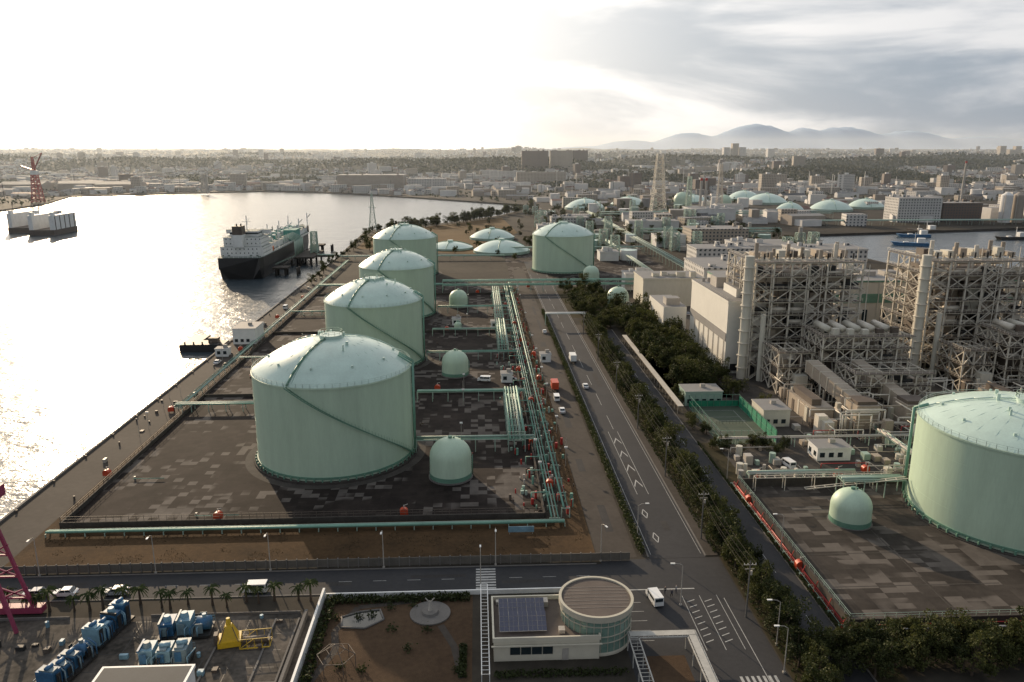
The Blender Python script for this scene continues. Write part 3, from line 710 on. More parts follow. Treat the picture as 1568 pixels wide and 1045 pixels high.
def unit(x0,ducts=True):
    b=MB()
    plantframe(b,x0,x0+38,262,292,[5,9.5,14,18.5,23,27.5,32,36.5,41.5],6,4,.7)
    b.box(x0+6,x0+32,272,288,6,38,1)
    for k in range(8): b.box(x0+5.8,x0+32.2,271.7,271.98,8+k*4,8.5+k*4,0)
    b.box(x0+8,x0+14,268,272,14,34,2); b.box(x0+22,x0+27,267,272,10,30,2); b.hcyl((x0+4,268,37),(x0+34,268,37),1.4,2); b.hcyl((x0+4,274,40),(x0+34,274,40),1.2,0)
    b.box(x0+16,x0+21,266,272,22,33,4); b.box(x0+1,x0+37,264,290,34.5,36.2,2)
    for i in range(8):
        x=x0+3+i*4.6; b.cyl(x,272+U(-4,8),41.8,U(44,47.5),.7,.7,12,random.choice((0,2))); b.cyl(x+1.8,268,41.8,44,.3,n=8,m=3)
        b.box(x,x+2.5,274,279,41.9,U(43,45),random.choice((1,2,4)))
        b.beam((x+.5,262.5,41.5),(x+.5,262.5,U(44,47)),.12,0)
    b.cyl(x0-2.6,262,0,44,1.7,1.6,20,4)
    for k in range(9): b.cyl(x0-2.6,262,4+k*4.5,4.2+k*4.5,2.2,n=14,m=0)
    b.cyl(x0+2.5,258.5,0,24,.9,.9,14,4)
    stairs(b,x0+1.5,259.5,0,40,5); stairs(b,x0+36,259.8,0,40,5); stairs(b,x0+20,260.2,20,40,4)
    plantframe(b,x0+16,x0+46,240,257,[4,8,12,16,20],6,3,.6,.28)
    plantframe(b,x0+3,x0+14,243,257,[4.5,9,14],3,2,.6,.28)
    plantframe(b,x0+20,x0+44,224,238,[4,8,12],5,2,.5,.22)
    b.box(x0+6,x0+12,247,256,1,11,2); b.box(x0+20,x0+40,245,254,3,15,1)
    b.box(x0+8,x0+12,240,244,0,7,4)
    for q in range(5): b.hcyl((x0+19+q*5,244,22),(x0+19+q*5,253,22),1.1,random.choice((0,2,4))); b.box(x0+20+q*5,x0+22+q*5,242,244,20.4,U(21.5,24),random.choice((1,2,4)))
    if ducts:
        for dx in (4,19):
            X=x0+6+dx
            vs=[(X,238,13),(X+4,238,13),(X+4,238,9),(X,238,9),(X+5,217,7.5),(X+9,217,7.5),(X+9,217,3),(X+5,217,3)]
            b.add(vs,[(0,1,5,4),(1,2,6,5),(2,3,7,6),(3,0,4,7),(4,5,6,7),(3,2,1,0)],2)
            for q in range(6):
                t=q/6; b.box(X+5*t-.15,X+5*t+4.15,238-21*t-.2,238-21*t,9-6*t-.1,13.1-5.5*t,0)
            b.box(X+3.5,X+10.5,209,217,0,7,2); b.box(X+4,X+10,210,216,7,8,1)
            for q in range(4): b.box(X+3.4,X+10.6,208.9,208.99,1+q*1.7,1.25+q*1.7,0)
            for q in (0,1): b.beam((X+2+q*3,228,0),(X+2+q*3,228,6),.2,0)
    b.box(x0+2,x0+9,214,232,0,5,2); b.box(x0+3,x0+6,216,230,5,7,1)
    for k in range(40):
        x=U(x0,x0+48);y=U(200,240); s=U(.4,1.4); b.box(x,x+s*2,y,y+s*2,0,U(1,5.5),random.choice((0,1,2,4)))
    for k in range(60):
        x=U(x0,x0+48);y=U(198,240);z_=U(1.5,8); l=U(3,12); b.path([(x,y,0),(x,y,z_),(x+l,y,z_),(x+l,y,0)],U(.1,.3),random.choice((0,0,2,4)),6)
        b.path([(x,y,z_),(x,y+U(3,10),z_)],U(.1,.25),random.choice((0,2)),6)
    b.build('power_plant_boiler',[PSTEEL,STEELB,BEIGE,DARK,CREAM])
unit(97); unit(160,False); unit(216,False)
b=MB(); b.box(90,107,268,316,0,26,0,1); b.box(89.8,107.2,267.8,316.2,26,27,0,1)
for k in range(3): b.box(92+k*5,95+k*5,267.8,267.97,1,3.6,3)
b.box(89.75,89.97,268.2,315.8,12,15,1); b.box(95,103,275,290,27,30,0,1); b.box(94,98,296,304,27,31,2,1)
for k in range(6): b.cyl(93+k*2.2,310,27,28.6,.7,n=10,m=2)
for k in range(7): b.box(89.7,89.9,270+k*6.4,270.2+k*6.4,0,11.9,2)
b.box(80,90,322,350,0,14,0,1); b.box(82,88,326,332,14,17,2,1); b.rail([(90,268,27),(107,268,27)],1,2); b.rail([(90,268,27),(90,316,27)],1,2)
b.build('boiler_control_building',[pm('white_cladding',(.66,.64,.58),var=.08,scale=.15,rough=.55),W8,STEEL,DARK])
b=MB(); b.box(107.2,340,322,352,0,24,0,1); b.box(107.1,340.2,321.8,352.2,24,24.8,2,1); b.box(107.3,340,321.75,321.97,15,19,2)
for k in range(28): b.box(110+k*8.2,112.2+k*8.2,321.7,321.9,4,12,3); b.box(108+k*8.2,108.3+k*8.2,321.5,321.97,0,24,0)
for k in range(22): b.box(112+k*10,118+k*10,334,340,24.8,26.8,4,1)
b.build('turbine_hall',[CREAM,W8,TGRN,GLASS,STEEL])
for (x0,x1,y0,y1,h,m) in ((86,118,392,416,14,CREAM),(120,160,400,440,18,W1),(165,215,410,440,14,CREAM),(150,190,520,545,13,W1),(195,240,560,600,10,W4),(215,262,505,535,14,W1),(86,104,440,452,9,W4),(150,175,640,660,9,W4),(185,235,660,690,12,W2),(90,104,560,574,6,W4),(60,74,590,600,6,W4),(150,200,760,780,10,W4),(60,90,760,780,6,W4),(80,120,830,850,8,W1),(470,520,850,880,26,W1),(525,570,855,885,20,W3),(660,720,860,900,22,W2),(240,290,860,900,14,W4)):
    bld('plant_building',x0,x1,y0,y1,0,h,m)
for k in range(8):
    x=590+k*14; b=MB(); b.cyl(x,845,0,30,6,n=20,m=0); b.rev(x,845,[(6,30),(2,33),(.1,33.5)],20,0); b.beam((x-6,839,0),(x-6,839,31),.4,1); b.build('storage_silo',[W5 if k%2 else W4,STEEL])
for k in range(60):
    x=U(60,275);y=U(540,1050)
    if k<22:
        rr=U(3,7);hh=U(4,9); b=MB(); b.cyl(x,y,0,hh,rr,n=20,m=0,mt=1); b.rail([(x+rr*math.cos(t*.785),y+rr*math.sin(t*.785),hh) for t in range(9)],1,1); b.build('process_tank',[random.choice((TANKW,WHITE,PIPEL)),TANKD])
    else:
        b=MB(); n=random.randint(2,4); lattice(b,x,y,0,U(8,18),7,6,n,0,.25); b.cyl(x,y,0,U(6,16),1.6,n=12,m=1); b.box(x+5,x+10,y,y+5,0,U(3,5),1); b.path([(x,y,4),(x+20,y,4),(x+20,y+25,4)],.3,1,6); b.path([(x+10,y,2),(x+10,y+30,2)],.3,0,6); b.build('process_unit',[PIPEL,STEEL])
for (x,y,h) in ((262,905,44),(268,905,44),(700,1100,60)):
    b=MB(); b.cyl(x,y,0,h,1.8,1.3,14,0); b.cyl(x,y,h,h+3,1.4,n=14,m=1); b.build('vent_stack',[STEEL,RED])
b=MB(); b.cyl(199,222,0,9,7,n=32,m=0); b.rev(199,222,[(7,9),(4,10.4),(.01,11)],32,0); b.rail([(199+7*math.cos(t*.3927),222+7*math.sin(t*.3927),9) for t in range(17)],1,1); b.build('water_tank',[WHITE,STEEL])
def smallb(name,x0,x1,y0,y1,h,wm_=WHITE,roof=W8):
    b=MB(); b.box(x0,x1,y0,y1,0,h,0,1); b.box(x0-.2,x1+.2,y0-.2,y1+.2,h,h+.35,0,1)
    n=int((x1-x0)/2.4)
    for k in range(n): b.box(x0+.7+k*2.4,x0+2.0+k*2.4,y0-.06,y0-.005,1,2.3,2)
    n=int((y1-y0)/3)
    for k in range(n): b.box(x0-.06,x0-.005,y0+.8+k*3,y0+2.2+k*3,1,2.3,2)
    b.box((x0+x1)/2,(x0+x1)/2+1.5,(y0+y1)/2,(y0+y1)/2+1.2,h+.35,h+1.4,3,1)
    b.build(name,[wm_,roof,GLASS,STEEL])
smallb('gatehouse',89,98,186,192,3.4); smallb('quay_office',-103,-93.6,320,333,6.5); smallb('pump_house',66,78,232,240,4.5,PIPEL)
smallb('valve_house',72,77,372,378,4.5); smallb('site_hut',24,28,286,290,3); smallb('site_hut',-104,-99,300,304,3); smallb('plant_office',84,92,212,222,5,CREAM)
for x,y in ((6,345),(-12,352),(8,260)): smallb('valve_house',x,x+4,y,y+4,3,WHITE)
b=MB(); b.rect(67,83,199,231,.02,0)
for a in ((70,70.1,203,227),(80,80.1,203,227)): b.rect(*a,.03,1)
for y in (203,209,221,227): b.rect(70,80.1,y,y+.1,.034,1)
for k in range(11): b.beam((70+k,215,0),(70+k,215,1),.03,2)
b.beam((70,215,1),(80,215,1),.04,1)
b.build('tennis_court',[pm('court_surface',(.04,.06,.04),(.065,.085,.058),scale=.2,rough=.9),MARK,DARK])
GN=pm('green_netting',(.015,.20,.11),var=.25,scale=.5,rough=.7)
b=MB()
for (p,q) in (((83,199),(83,231)),((67,231),(83,231)),((67,199),(83,199)),((67,199),(67,231))):
    p=Vector((*p,0));q=Vector((*q,0));k=8
    for i in range(k+1): c=p.lerp(q,i/k); b.beam(c,c+Vector((0,0,4)),.07,1)
    for z in (.1,2,4): b.beam(p+Vector((0,0,z)),q+Vector((0,0,z)),.05,1)
b.box(83.1,83.16,199,231,.1,3.6,0); b.box(67,83,231.1,231.16,.1,2.0,0)
b.build('court_fence',[GN,TGRN])
b=MB()
b.box(61.6,63.4,224,318,2.6,2.8,0)
for k in range(24):
    for x in (61.8,63.2): b.beam((x,225+k*4,0),(x,225+k*4,2.6),.08,1)
b.build('covered_walkway',[pm('pale_roof_sheet',(.42,.385,.33),var=.15),STEEL])
# ------------------------------------------------------------------ front visitor building
b=MB()
b.box(2,19,107.8,119.5,0,3.6,0,1)
for a in ((1.8,19.2,107.6,107.9),(1.8,19.2,119.4,119.7)): b.box(*a,3.6,4.35,0)
b.box(1.8,2.1,107.9,119.4,3.6,4.35,0); b.box(18.9,19.2,107.9,119.4,3.6,4.35,0)
for k in range(4): b.box(4.6+k*1.75,6.2+k*1.75,107.7,107.795,1.2,2.5,2)
b.box(13,14,107.7,107.79,0,2.1,3); b.box(1.9,1.995,110,112,.9,2.6,2); b.box(1.6,19.4,107.3,107.6,2.9,3.05,0)
b.box(10,11.5,117,118.5,3.65,4.6,3); b.box(12.6,13.6,109.4,110.6,3.65,4.3,3)
b.path([(2.5,118.8,3.9),(9,118.8,3.9),(9,112,3.9)],.07,3,5)
for k in range(5): b.box(2.6+k*1.7,3.6+k*1.7,118,118.8,3.65,4.2,3)
for r_ in range(2):
    for c_ in range(5):
        x=3.0+c_*1.55;y=109.6+r_*3.9
        b.add([(x,y,4.2),(x+1.48,y,4.2),(x+1.48,y+3.7,5.4),(x,y+3.7,5.4)],[(0,1,2,3)],4)
        b.beam((x,y,4.18),(x+1.48,y,4.18),.04,3);b.beam((x,y,4.18),(x,y+3.7,5.38),.03,3);b.beam((x+.74,y+.02,4.23),(x+.74,y+3.6,5.41),.012,3);b.beam((x,y+3.6,3.6),(x,y+3.6,5.3),.05,3)
        for q in range(1,4): b.beam((x,y+q*.92,4.22+q*.3),(x+1.48,y+q*.92,4.22+q*.3),.012,3)
b.build('visitor_centre',[pm('cream_render',(.56,.52,.42),var=.1,scale=.5),ROOFB,GLASS,STEEL,SOLAR])
b=MB(); cx,cy,r=19.3,114.3,6.0
b.rev(cx,cy,[(r-.15,0),(r-.15,6.3)],48,1,False); b.rev(cx,cy,[(r,0),(r,.6),(r-.1,.6)],48,0)
b.rev(cx,cy,[(r-.1,6.2),(r+.25,6.2),(r+.25,7.25),(r-.2,7.25),(r-.2,6.95),(.01,7.0)],48,0,False)
b.rev(cx,cy,[(r-.25,7.02),(.01,7.06)],48,2,False)
for i in range(32):
    t=2*math.pi*i/32; b.beam((cx+r*.985*math.cos(t),cy+r*.985*math.sin(t),.3),(cx+r*.985*math.cos(t),cy+r*.985*math.sin(t),6.2),.06,0)
for zz in (2.3,3.4,5.2): b.rev(cx,cy,[(r-.13,zz),(r+.02,zz),(r+.02,zz+.12),(r-.13,zz+.12)],48,0,False)
for k in range(7): b.beam((cx-5.3,cy-3+k,7.08),(cx+5.3,cy-3+k,7.08),.02,3)
b.build('glass_rotunda',[pm('rotunda_trim',(.44,.41,.33),var=.1),GGLASS,ROOFB,STEEL])
b=MB()
for x in (24,25.6,33.6,35.2):
    b.beam((x,92,2.9),(x,110.4,2.9),.13,0)
    for k in range(5): b.beam((x,92+k*4.4,0),(x,92+k*4.4,2.9),.1,0)
for y in (108.8,110.4): b.beam((24,y,2.9),(35.2,y,2.9),.13,0)
for k in range(20): b.beam((24,92+k*.9,3.02),(25.6,92+k*.9,3.02),.05,0); b.beam((33.6,92+k*.9,3.02),(35.2,92+k*.9,3.02),.05,0)
for k in range(14): b.beam((24+k*.8,108.8,3.02),(24+k*.8,110.4,3.02),.05,0)
b.box(24.2,35,109.0,110.2,3.08,3.12,0); b.box(33.8,35,92,108.9,3.08,3.12,0)
b.build('pergola_walkway',[pm('weathered_white',(.38,.37,.34),var=.25,scale=.8,rough=.7)])
b=MB()
for x in (0,1.2):
    b.beam((x,101,2.8),(x,126,2.8),.1,0)
    for k in range(8): b.beam((x,101+k*3.5,0),(x,101+k*3.5,2.8),.07,0)
for k in range(26): b.beam((0,101+k,2.9),(1.2,101+k,2.9),.04,0)
b.build('pergola',[WHITE])
sheet('garden_plot',[(26.2,33,90,108)],.03,DRYG)
b=MB(); b.box(-28.9,-28.5,80,127.6,0,1.9); b.box(-28.4,24,127.2,127.5,0,.9); b.build('white_boundary_wall',[WHITE])
b=MB(); b.rev(-9,121.5,[(3.6,.0),(3.6,.25),(.01,.26)],32,0,False); b.cyl(-9,121.5,.26,.7,1.6,1.4,20,0); b.cyl(-9,121.5,.7,2.6,.35,.1,8,1); b.beam((-9,121.5,2.2),(-8.2,121.5,3.1),.1,1); b.beam((-9,121.5,2.2),(-9.8,121.7,3.0),.1,1)
b.build('sculpture_plaza',[CONC,STEEL])
b=MB(); pp=[(-24,118),(-20,117.5),(-17,120),(-18,123),(-21.5,122.5),(-24.5,121)]
b.poly(pp,.05,0)
for p,q in zip(pp,pp[1:]+pp[:1]): b.beam((*p,.12),(*q,.12),.18,1,6)
b.build('garden_pond',[pm('pond_water',(.03,.035,.035),rough=.2),CONC])
b=MB()
for j,pts in enumerate(([(-27,103),(-24,112),(-25,117),(-22,124),(-12,125.5)],[(-3,104),(-4.5,112),(-7,118)])):
    for i,(p,q) in enumerate(zip(pts[:-1],pts[1:])):
        p=Vector((*p,0));q=Vector((*q,0));d=(q-p).normalized();n=Vector((-d.y,d.x,0))*.6; zz=Vector((0,0,.02+.004*i)); b.add([p-n+zz,q-n+zz,q+n+zz,p+n+zz],[(0,1,2,3)])
b.build('garden_path',[ASPHL])
b=MB()
for i in range(6):
    t=i*math.pi/3; p=(-23+3*math.cos(t),107.5+3*math.sin(t)); q=(-23+3*math.cos(t+math.pi/3),107.5+3*math.sin(t+math.pi/3))
    b.beam((*p,0),(*p,2.4),.07); b.beam((*p,2.4),(-23,107.5,4.2),.06); b.beam((*p,2.4),(*q,2.4),.06); b.beam(((p[0]-23)/2,(p[1]+107.5)/2,3.3),((q[0]-23)/2,(q[1]+107.5)/2,3.3),.05)
b.build('gazebo_frame',[STEELB])
b=MB()
for k in range(160):
    t=k/160
    for q in range(5): b.leaf((-27.2+U(-.9,.9),102+t*25+U(-.2,.2),U(0,1.1)*(1+nz(0,t*60,3))),.3)
for k in range(1500): b.leaf((U(-27,-2),U(125.0,126.9),U(0,1.0)),.28)
for k in range(700): b.leaf((U(2,23),U(103.5,105),U(0,.7)),.25)
for k in range(500): b.leaf((-3+U(-.6,.6),U(104,112),U(0,.8)),.25)
for k in range(1100): b.leaf((U(3,14),U(121,125),U(0,1.1)),.28)
for k in range(14):
    cx_,cy_=U(-26,-3),U(101,126)
    for q in range(45): b.leaf((cx_+random.gauss(0,.45),cy_+random.gauss(0,.45),abs(random.gauss(.3,.4))),.22)
b.build('garden_shrubs',[LEAF2])
# ------------------------------------------------------------------ machine lot
def machine(name,x,y,l,wd,h,ang,mats,blocks=3):
    b=MB(); b.box(-l/2,l/2,-wd/2,wd/2,.3,.7,1)
    for k in range(blocks):
        xx=-l/2+l*(k+.1)/blocks; hh=h*U(.5,1); ml=random.choice((0,0,2)); kind=random.choice((0,0,1,2))
        if kind<2: b.box(xx,xx+l/blocks*.8,-wd*.42*U(.7,1),wd*.42,.7,.7+hh,ml)
        if kind==0:
            b.box(xx+.2,xx+l/blocks*.6,-wd*.3,wd*.3,.7+hh,.95+hh,2); b.hcyl((xx+.3,0,1.1+hh),(xx+l/blocks*.7,0,1.1+hh),.35,0,10)
        elif kind==1:
            b.cyl(xx+l/blocks*.4,0,.7+hh,1.6+hh,.7,.5,12,2); b.box(xx,xx+.3,-wd*.4,wd*.4,.7+hh,1.1+hh,3)
        else:
            b.hcyl((xx+.2,0,1.9),(xx+l/blocks*.85,0,1.9),min(1.15,wd*.3),ml,16); b.cyl(xx+l/blocks*.5,0,2.8,3.6,.35,n=10,m=2); b.box(xx+.3,xx+.6,-wd*.3,wd*.3,.7,2,1)
        for q in (-1,1): b.box(xx+.3,xx+l/blocks*.5,q*wd*.42-.04,q*wd*.42+.04,1,.4+hh,3)
    for k in range(8): xx=U(-l/2,l/2); b.path([(xx,-wd/2,.7),(xx,-wd/2,h*.8),(xx+.8,0,h*.9)],U(.05,.12),random.choice((2,1,0)),6)
    b.rail([(-l/2,wd/2,.7),(l/2,wd/2,.7)],1.1,2,.05,1.5)
    b.build(name,mats,(x,y,0),ang)
machine('industrial_compressor',-65,108,9,4,3.2,rad(78),[BLUE,DARK,GREYM,DARK],4)
machine('industrial_compressor',-63.2,118.2,9,3.6,3.4,rad(78),[BLUE,DARK,BLUEL,DARK],4)
machine('industrial_compressor',-50,117.5,8.5,4.2,2.8,rad(6),[BLUE,DARK,BLUEL,GREYM],3)
machine('industrial_compressor',-50.6,110.2,8,4,2.4,rad(4),[BLUEL,DARK,GREYM,BLUE],3)
b=MB(); b.box(-1.8,1.8,-1.5,1.5,.2,1.2,0); b.add([(-1.4,-1.2,1.2),(1.4,-1.2,1.2),(1.4,1.2,1.2),(-1.4,1.2,1.2),(-.5,-.5,3.6),(.5,-.5,3.6),(.5,.5,3.6),(-.5,.5,3.6)],[(0,1,5,4),(1,2,6,5),(2,3,7,6),(3,0,4,7),(4,5,6,7)],0)
b.cyl(0,0,3.6,4.8,.45,.3,10,0); b.box(-2.4,-1.8,-.6,.6,.2,2.2,1)
for q in (-1,1): b.beam((q*1.5,-1.52,1.1),(q*.6,-.56,3.4),.07,1); b.beam((q*1.82,-1,.5),(q*1.82,1,.5),.12,1)
b.build('yellow_hopper',[YELL,STEELB],(-41.8,114.5,0),.2)
b=MB()
for y in (-1.3,1.3):
    b.beam((-2.4,y,.3),(2.4,y,.3),.1); b.beam((-2.4,y,2),(2.4,y,2),.06)
    for k in range(5): b.beam((-2.4+k*1.2,y,.3),(-2.4+k*1.2,y,2),.05)
    b.beam((-2.4,y,.3),(0,y,2),.05)
for k in range(5): b.beam((-2.4+k*1.2,-1.3,.3),(-2.4+k*1.2,1.3,.3),.06)
b.hcyl((-2,0,1),(1.8,0,1),.6,1); b.build('yellow_skid',[YELL,STEELB],(-37.4,114,0),.1)
b=MB(); b.box(-57,-43.6,92,103.6,0,3.6,0,1); b.box(-57.2,-43.4,91.8,103.8,3.6,4.1,0); b.box(-56.8,-43.8,92.2,103.4,4.1,4.12,1); b.build('pump_building',[WHITE,pm('dark_roof',(.03,.035,.04))])
b=MB()
for x0,x1 in ((-86,-72),(-58,-32)):
    b.box(x0,x1,122.6,122.8,0,.5)
for x in (-44,-36,-32): b.box(x,x+.3,104,121,0,.25)
b.box(-44,-32,104,104.3,0,.25); b.box(-31,-30.5,84,122,0,1.2)
b.build('lot_kerbs',[CONC])
b=MB()
for k in range(30):
    x=U(-86,-34);y=U(100,122); q=R()
    if q<.6: b.box(x,x+U(.3,1.4),y,y+U(.3,1.1),0,U(.3,1.2),random.choice((0,1,2)))
    else: b.cyl(x,y,0,U(.6,1.1),.32,n=10,m=random.choice((0,1,2)))
b.build('stored_crates',[STEELB,BLUEL,DARK])
# ------------------------------------------------------------------ ship + jetty
b=MB(); st=[]; cx=-153
for t,hwid,zt in ((0,13,12),(.03,14.5,12),(.15,15,12),(.6,15,12),(.78,13.5,12.5),(.9,8,13.5),(.97,3,15),(1,.3,16)):
    y=500+190*t; st.append([(cx-hwid*.55 if t==0 else cx-hwid*.9,y+ (3 if t==0 else 0),-3),(cx-hwid,y,5),(cx-hwid,y,zt),(cx+hwid,y,zt),(cx+hwid,y,5),(cx+hwid*.55 if t==0 else cx+hwid*.9,y+(3 if t==0 else 0),-3)])
vs=[p for s_ in st for p in s_]; fs=[];fd=[]
for j in range(len(st)-1):
    for i in range(5):
        f=(j*6+i,j*6+i+1,(j+1)*6+i+1,(j+1)*6+i); (fd if i==2 else fs).append(f)
fs.append((0,1,2,3,4,5)); b.add(vs,fs,0); b.add(vs,fd,1)
b.box(cx-10,cx+10,545,665,12,16,2,1)
b.box(cx-13.8,cx+13.8,509,532,12,18,2,1)
b.box(cx-12,cx+12,511,531,18,24,2,1); b.box(cx-9,cx+9,516,531,24,27.5,2,1); b.box(cx-14.5,cx+14.5,526,530,25,27.6,2,1)
b.box(cx-9.1,cx+9.1,515.9,531.1,25.6,26.6,3)
for zz in (13.6,16.2,19.6,22.4):
    hw_=13.8 if zz<18 else 12; y0=509 if zz<18 else 511
    for q in range(9): b.box(cx-hw_+1.5+q*2.7,cx-hw_+2.1+q*2.7,y0-.05,y0-.005,zz,zz+.8,3)
    for q in range(7): b.box(cx+hw_+.005,cx+hw_+.05,y0+1+q*2.7,y0+1.7+q*2.7,zz,zz+.8,3)
for zz,y0,hw_ in ((18,509,13.8),(24,511,12),(27.5,516,9)): b.rail([(cx-hw_,y0,zz),(cx+hw_,y0,zz),(cx+hw_,530,zz)],1,2,.07,3)
b.box(cx-4.5,cx+1.5,506.5,514.5,18,29,2,5); b.box(cx-4.55,cx+1.55,506.45,514.55,26,31.5,4); b.cyl(cx-2.5,510,31.5,33,.5,n=8,m=3); b.cyl(cx,511,31.5,33,.5,n=8,m=3)
b.beam((cx,524,27.5),(cx,524,37),.35,2); b.beam((cx-3,524,33),(cx+3,524,33),.18,2); b.beam((cx,524,30),(cx+1.5,524,35),.15,2)
for q in (-11,-7,7,11): b.cyl(cx+q,504,12,13.4,.8,n=10,m=1); b.beam((cx+q,506,12),(cx+q,506,16),.2,2)
b.beam((cx+13,507,12),(cx+13,507,21),.35,2); b.beam((cx+13,507,20),(cx+8,503,23),.25,2)
for k in range(9): y=550+k*13; b.box(cx-6,cx-2,y,y+4,16,18.5,2); b.cyl(cx+4,y,16,19,1.3,n=12,m=2); b.path([(cx-9,y,17),(cx+9,y,17)],.35,6,6); b.beam((cx+11,y,12),(cx+11,y,18),.3,2)
for o in (-3,0,3): b.path([(cx+o,540,17.6),(cx+o,660,17.6)],.4,6,6)
for (yy,hh) in ((604,10),(540,9),(572,10),(640,9),(672,11)): b.beam((cx+8,yy,16),(cx+8,yy,16+hh),.5,2);  b.beam((cx+8,yy,16+hh*.6),(cx+13,yy-9,16+hh),.35,2); b.beam((cx-8,yy,16),(cx-8,yy,16+hh*.8),.4,2)
b.box(cx+6,cx+15,596,612,12,20,6); b.rail([(cx+6,596,20),(cx+15,596,20)],1.5,2,.12,2)
for k in range(30):
    y=U(545,665);x=cx+U(-13,13); s=U(.4,1.3); b.box(x,x+s,y,y+s*2,12,U(17,20),random.choice((2,1,6,4)))
b.rail([(cx+14.6,532,12),(cx+14.6,650,12)],1.2,2,.12,5); b.rail([(cx-12,500.2,12),(cx+12,500.2,12)],1.2,2,.12,3)
b.box(cx+10,cx+13,533,539,12,15,5)
b.build('lng_carrier_ship',[pm('ship_hull_paint',(.03,.028,.027),var=.3,scale=.1,rough=.4),pm('ship_deck_paint',(.13,.16,.14)),WHITE,GLASS,STEELB,pm('orange_lifeboat',(.45,.12,.04)),pm('teal_pipe',(.10,.28,.24))])
b=MB(); b.box(-136,-118,560,600,3,4.2,0); b.box(-118,-106,572,577,2.6,3.4,0); b.box(-136,-126,515,525,2.2,3.4,0); b.box(-136,-126,640,650,2.2,3.4,0)
for x in (-134,-128,-120):
    for y in (562,580,598,517,523,642,648): b.beam((x,y,-3),(x,y,3),.7,0,8)
for k in range(6): y=566+k*5; b.beam((-132,y,4),(-132,y,15),.5,1,8); b.beam((-132,y,15),(-139,y,19),.35,1,8); b.beam((-139,y,19),(-140,y,14),.3,1,8)
lattice(b,-122,585,4,16,5,4,5,1,.3); b.box(-127,-121,592,598,4.2,9,2)
b.path([(-131,525,3.6),(-131,560,4.4)],.5,0,4); b.path([(-131,600,4.4),(-131,640,3.6)],.5,0,4)
b.rail([(-136,525,3.5),(-131,560,4.3)],1.2,1,.1,4); rack_pts=[(-118,574,4.2),(-106,574,3.8),(-95,574,2.4)]; b.path(rack_pts,.5,1,8); b.path([(p[0],p[1]+1.6,p[2]) for p in rack_pts],.4,1,8)
b.build('loading_jetty',[CONCD,PIPEL,STEEL])
b=MB(); b.box(-124,-106,316,324,-2.4,1.0,0); b.box(-124,-117,324.02,334,-2.4,1,0)
for k in range(5): b.cyl(-122+k*3.6,317,1,2,.35,n=8,m=1)
b.box(-113,-109,319,322,1,3,1)
b.build('small_pier',[DARK,STEELB])
b=MB()
for k in range(60):
    x=U(-104,-95);y=U(170,540); q=R()
    if q<.4: b.box(x,x+U(.4,1.4),y,y+U(.5,2),0,U(.3,1.2),random.choice((0,1,2)))
    elif q<.7: b.cyl(x,y,0,U(.5,1.1),.25,n=8,m=random.choice((0,2)))
    else: b.beam((x,y,0),(x,y,U(3,7)),.06,1)
for k in range(24): b.cyl(-104.8,165+k*16,0,.7,.25,n=8,m=0)
b.build('quay_equipment',[STEELB,STEEL,DARK])
# ------------------------------------------------------------------ trees
def treemesh(h,cr,seed,leaves=1500,lm=LEAF):
    random.seed(seed); b=MB()
    b.rev(0,0,[(.24,0),(.18,h*.25),(.12,h*.5),(.04,h*.85)],8,0)
    cl=[]
    for k in range(17):
        a=U(0,6.28);r=cr*math.sqrt(R())*.85; z=h*U(.26,.93); r*=1.15-.6*abs(z/h-.5)
        c=Vector((r*math.cos(a),r*math.sin(a),z)); cl.append((c,cr*U(.28,.48)))
        b.beam((0,0,h*U(.2,.45)),c,.05,0,5)
    for k in range(leaves):
        c,rr=random.choice(cl); d=Vector((U(-1,1),U(-1,1),U(-.8,1)))
        if d.length<.1: continue
        d=d.normalized()*rr*(.45+.6*R()); b.leaf(c+d,U(.12,.27)*max(1,cr/3),1)
    return b.mesh('tree_mesh',[BARK,lm])
TM=[treemesh(6.5,2.6,k) for k in range(3)]+[treemesh(8.5,3.6,10+k,1700) for k in range(3)]
random.seed(31)
def tree(x,y,s=1,k=None,name='broadleaf_tree'):
    me=random.choice(TM) if k is None else TM[k]
    put(name,me,(x,y,0),U(0,6.28),(s*U(.85,1.15),s*U(.85,1.15),s*U(.8,1.2)))
y=95
while y<352:
    tree(50.9+U(-1,1),y,U(.65,.9),random.randint(0,5))
    if R()<.7: tree(52.6+U(-.6,.6),y+1.2,U(.5,.8))
    y+=2.3 if y<200 else 3.0
for k in range(115): tree(U(66,84),U(246,366),U(.9,1.3))
for k in range(40): tree(U(48,70),U(368,440),U(.8,1.1))
for k in range(12): tree(U(62.5,66.5),U(196,244),U(.35,.55))
for k in range(14): tree(U(66,84),U(190,197.5),U(.35,.55))
for k in range(80): tree(54+k*.85+U(-.6,.6),104.5+U(-4,3.0)+k*.02,U(.6,.85))
for k in range(16): tree(U(-104,-100),470+k*20,U(.6,.9))
for k in range(90):
    t=R(); tree(-100+t*180,792+t*300*(t*.6+.4)+U(-12,0)-8,U(1.0,1.5))
for k in range(150): tree(U(60,275),U(600,1080),U(.8,1.3))
for k in range(40): tree(U(-95,50),U(560,860),U(.6,1.0))
for k in range(10): tree(U(84,89.4),U(226,262),U(.5,.8))
for k in range(12): tree(U(55,62),U(340,366),U(.6,.9))
b=MB()
for k in range(17000):
    y=140+(k/17000)*240+U(-.5,.5); wob=.5+.6*nz(0,y,6)
    b.leaf((32.75+U(-.7,.7),y,U(.1,1.6+wob*.6)),U(.14,.28))
for k in range(2600): b.leaf((U(47.4,48.4),U(140,300),U(0,.6)),U(.12,.26))
for k in range(5000): b.leaf((U(60.9,61.4),U(105,200),U(0,.6)),U(.1,.25))
for k in range(8000): b.leaf((U(48.6,53.4),U(95,340),U(0,.9)),U(.14,.3))
b.build('hedge',[LEAF2])
b=MB()
k=0
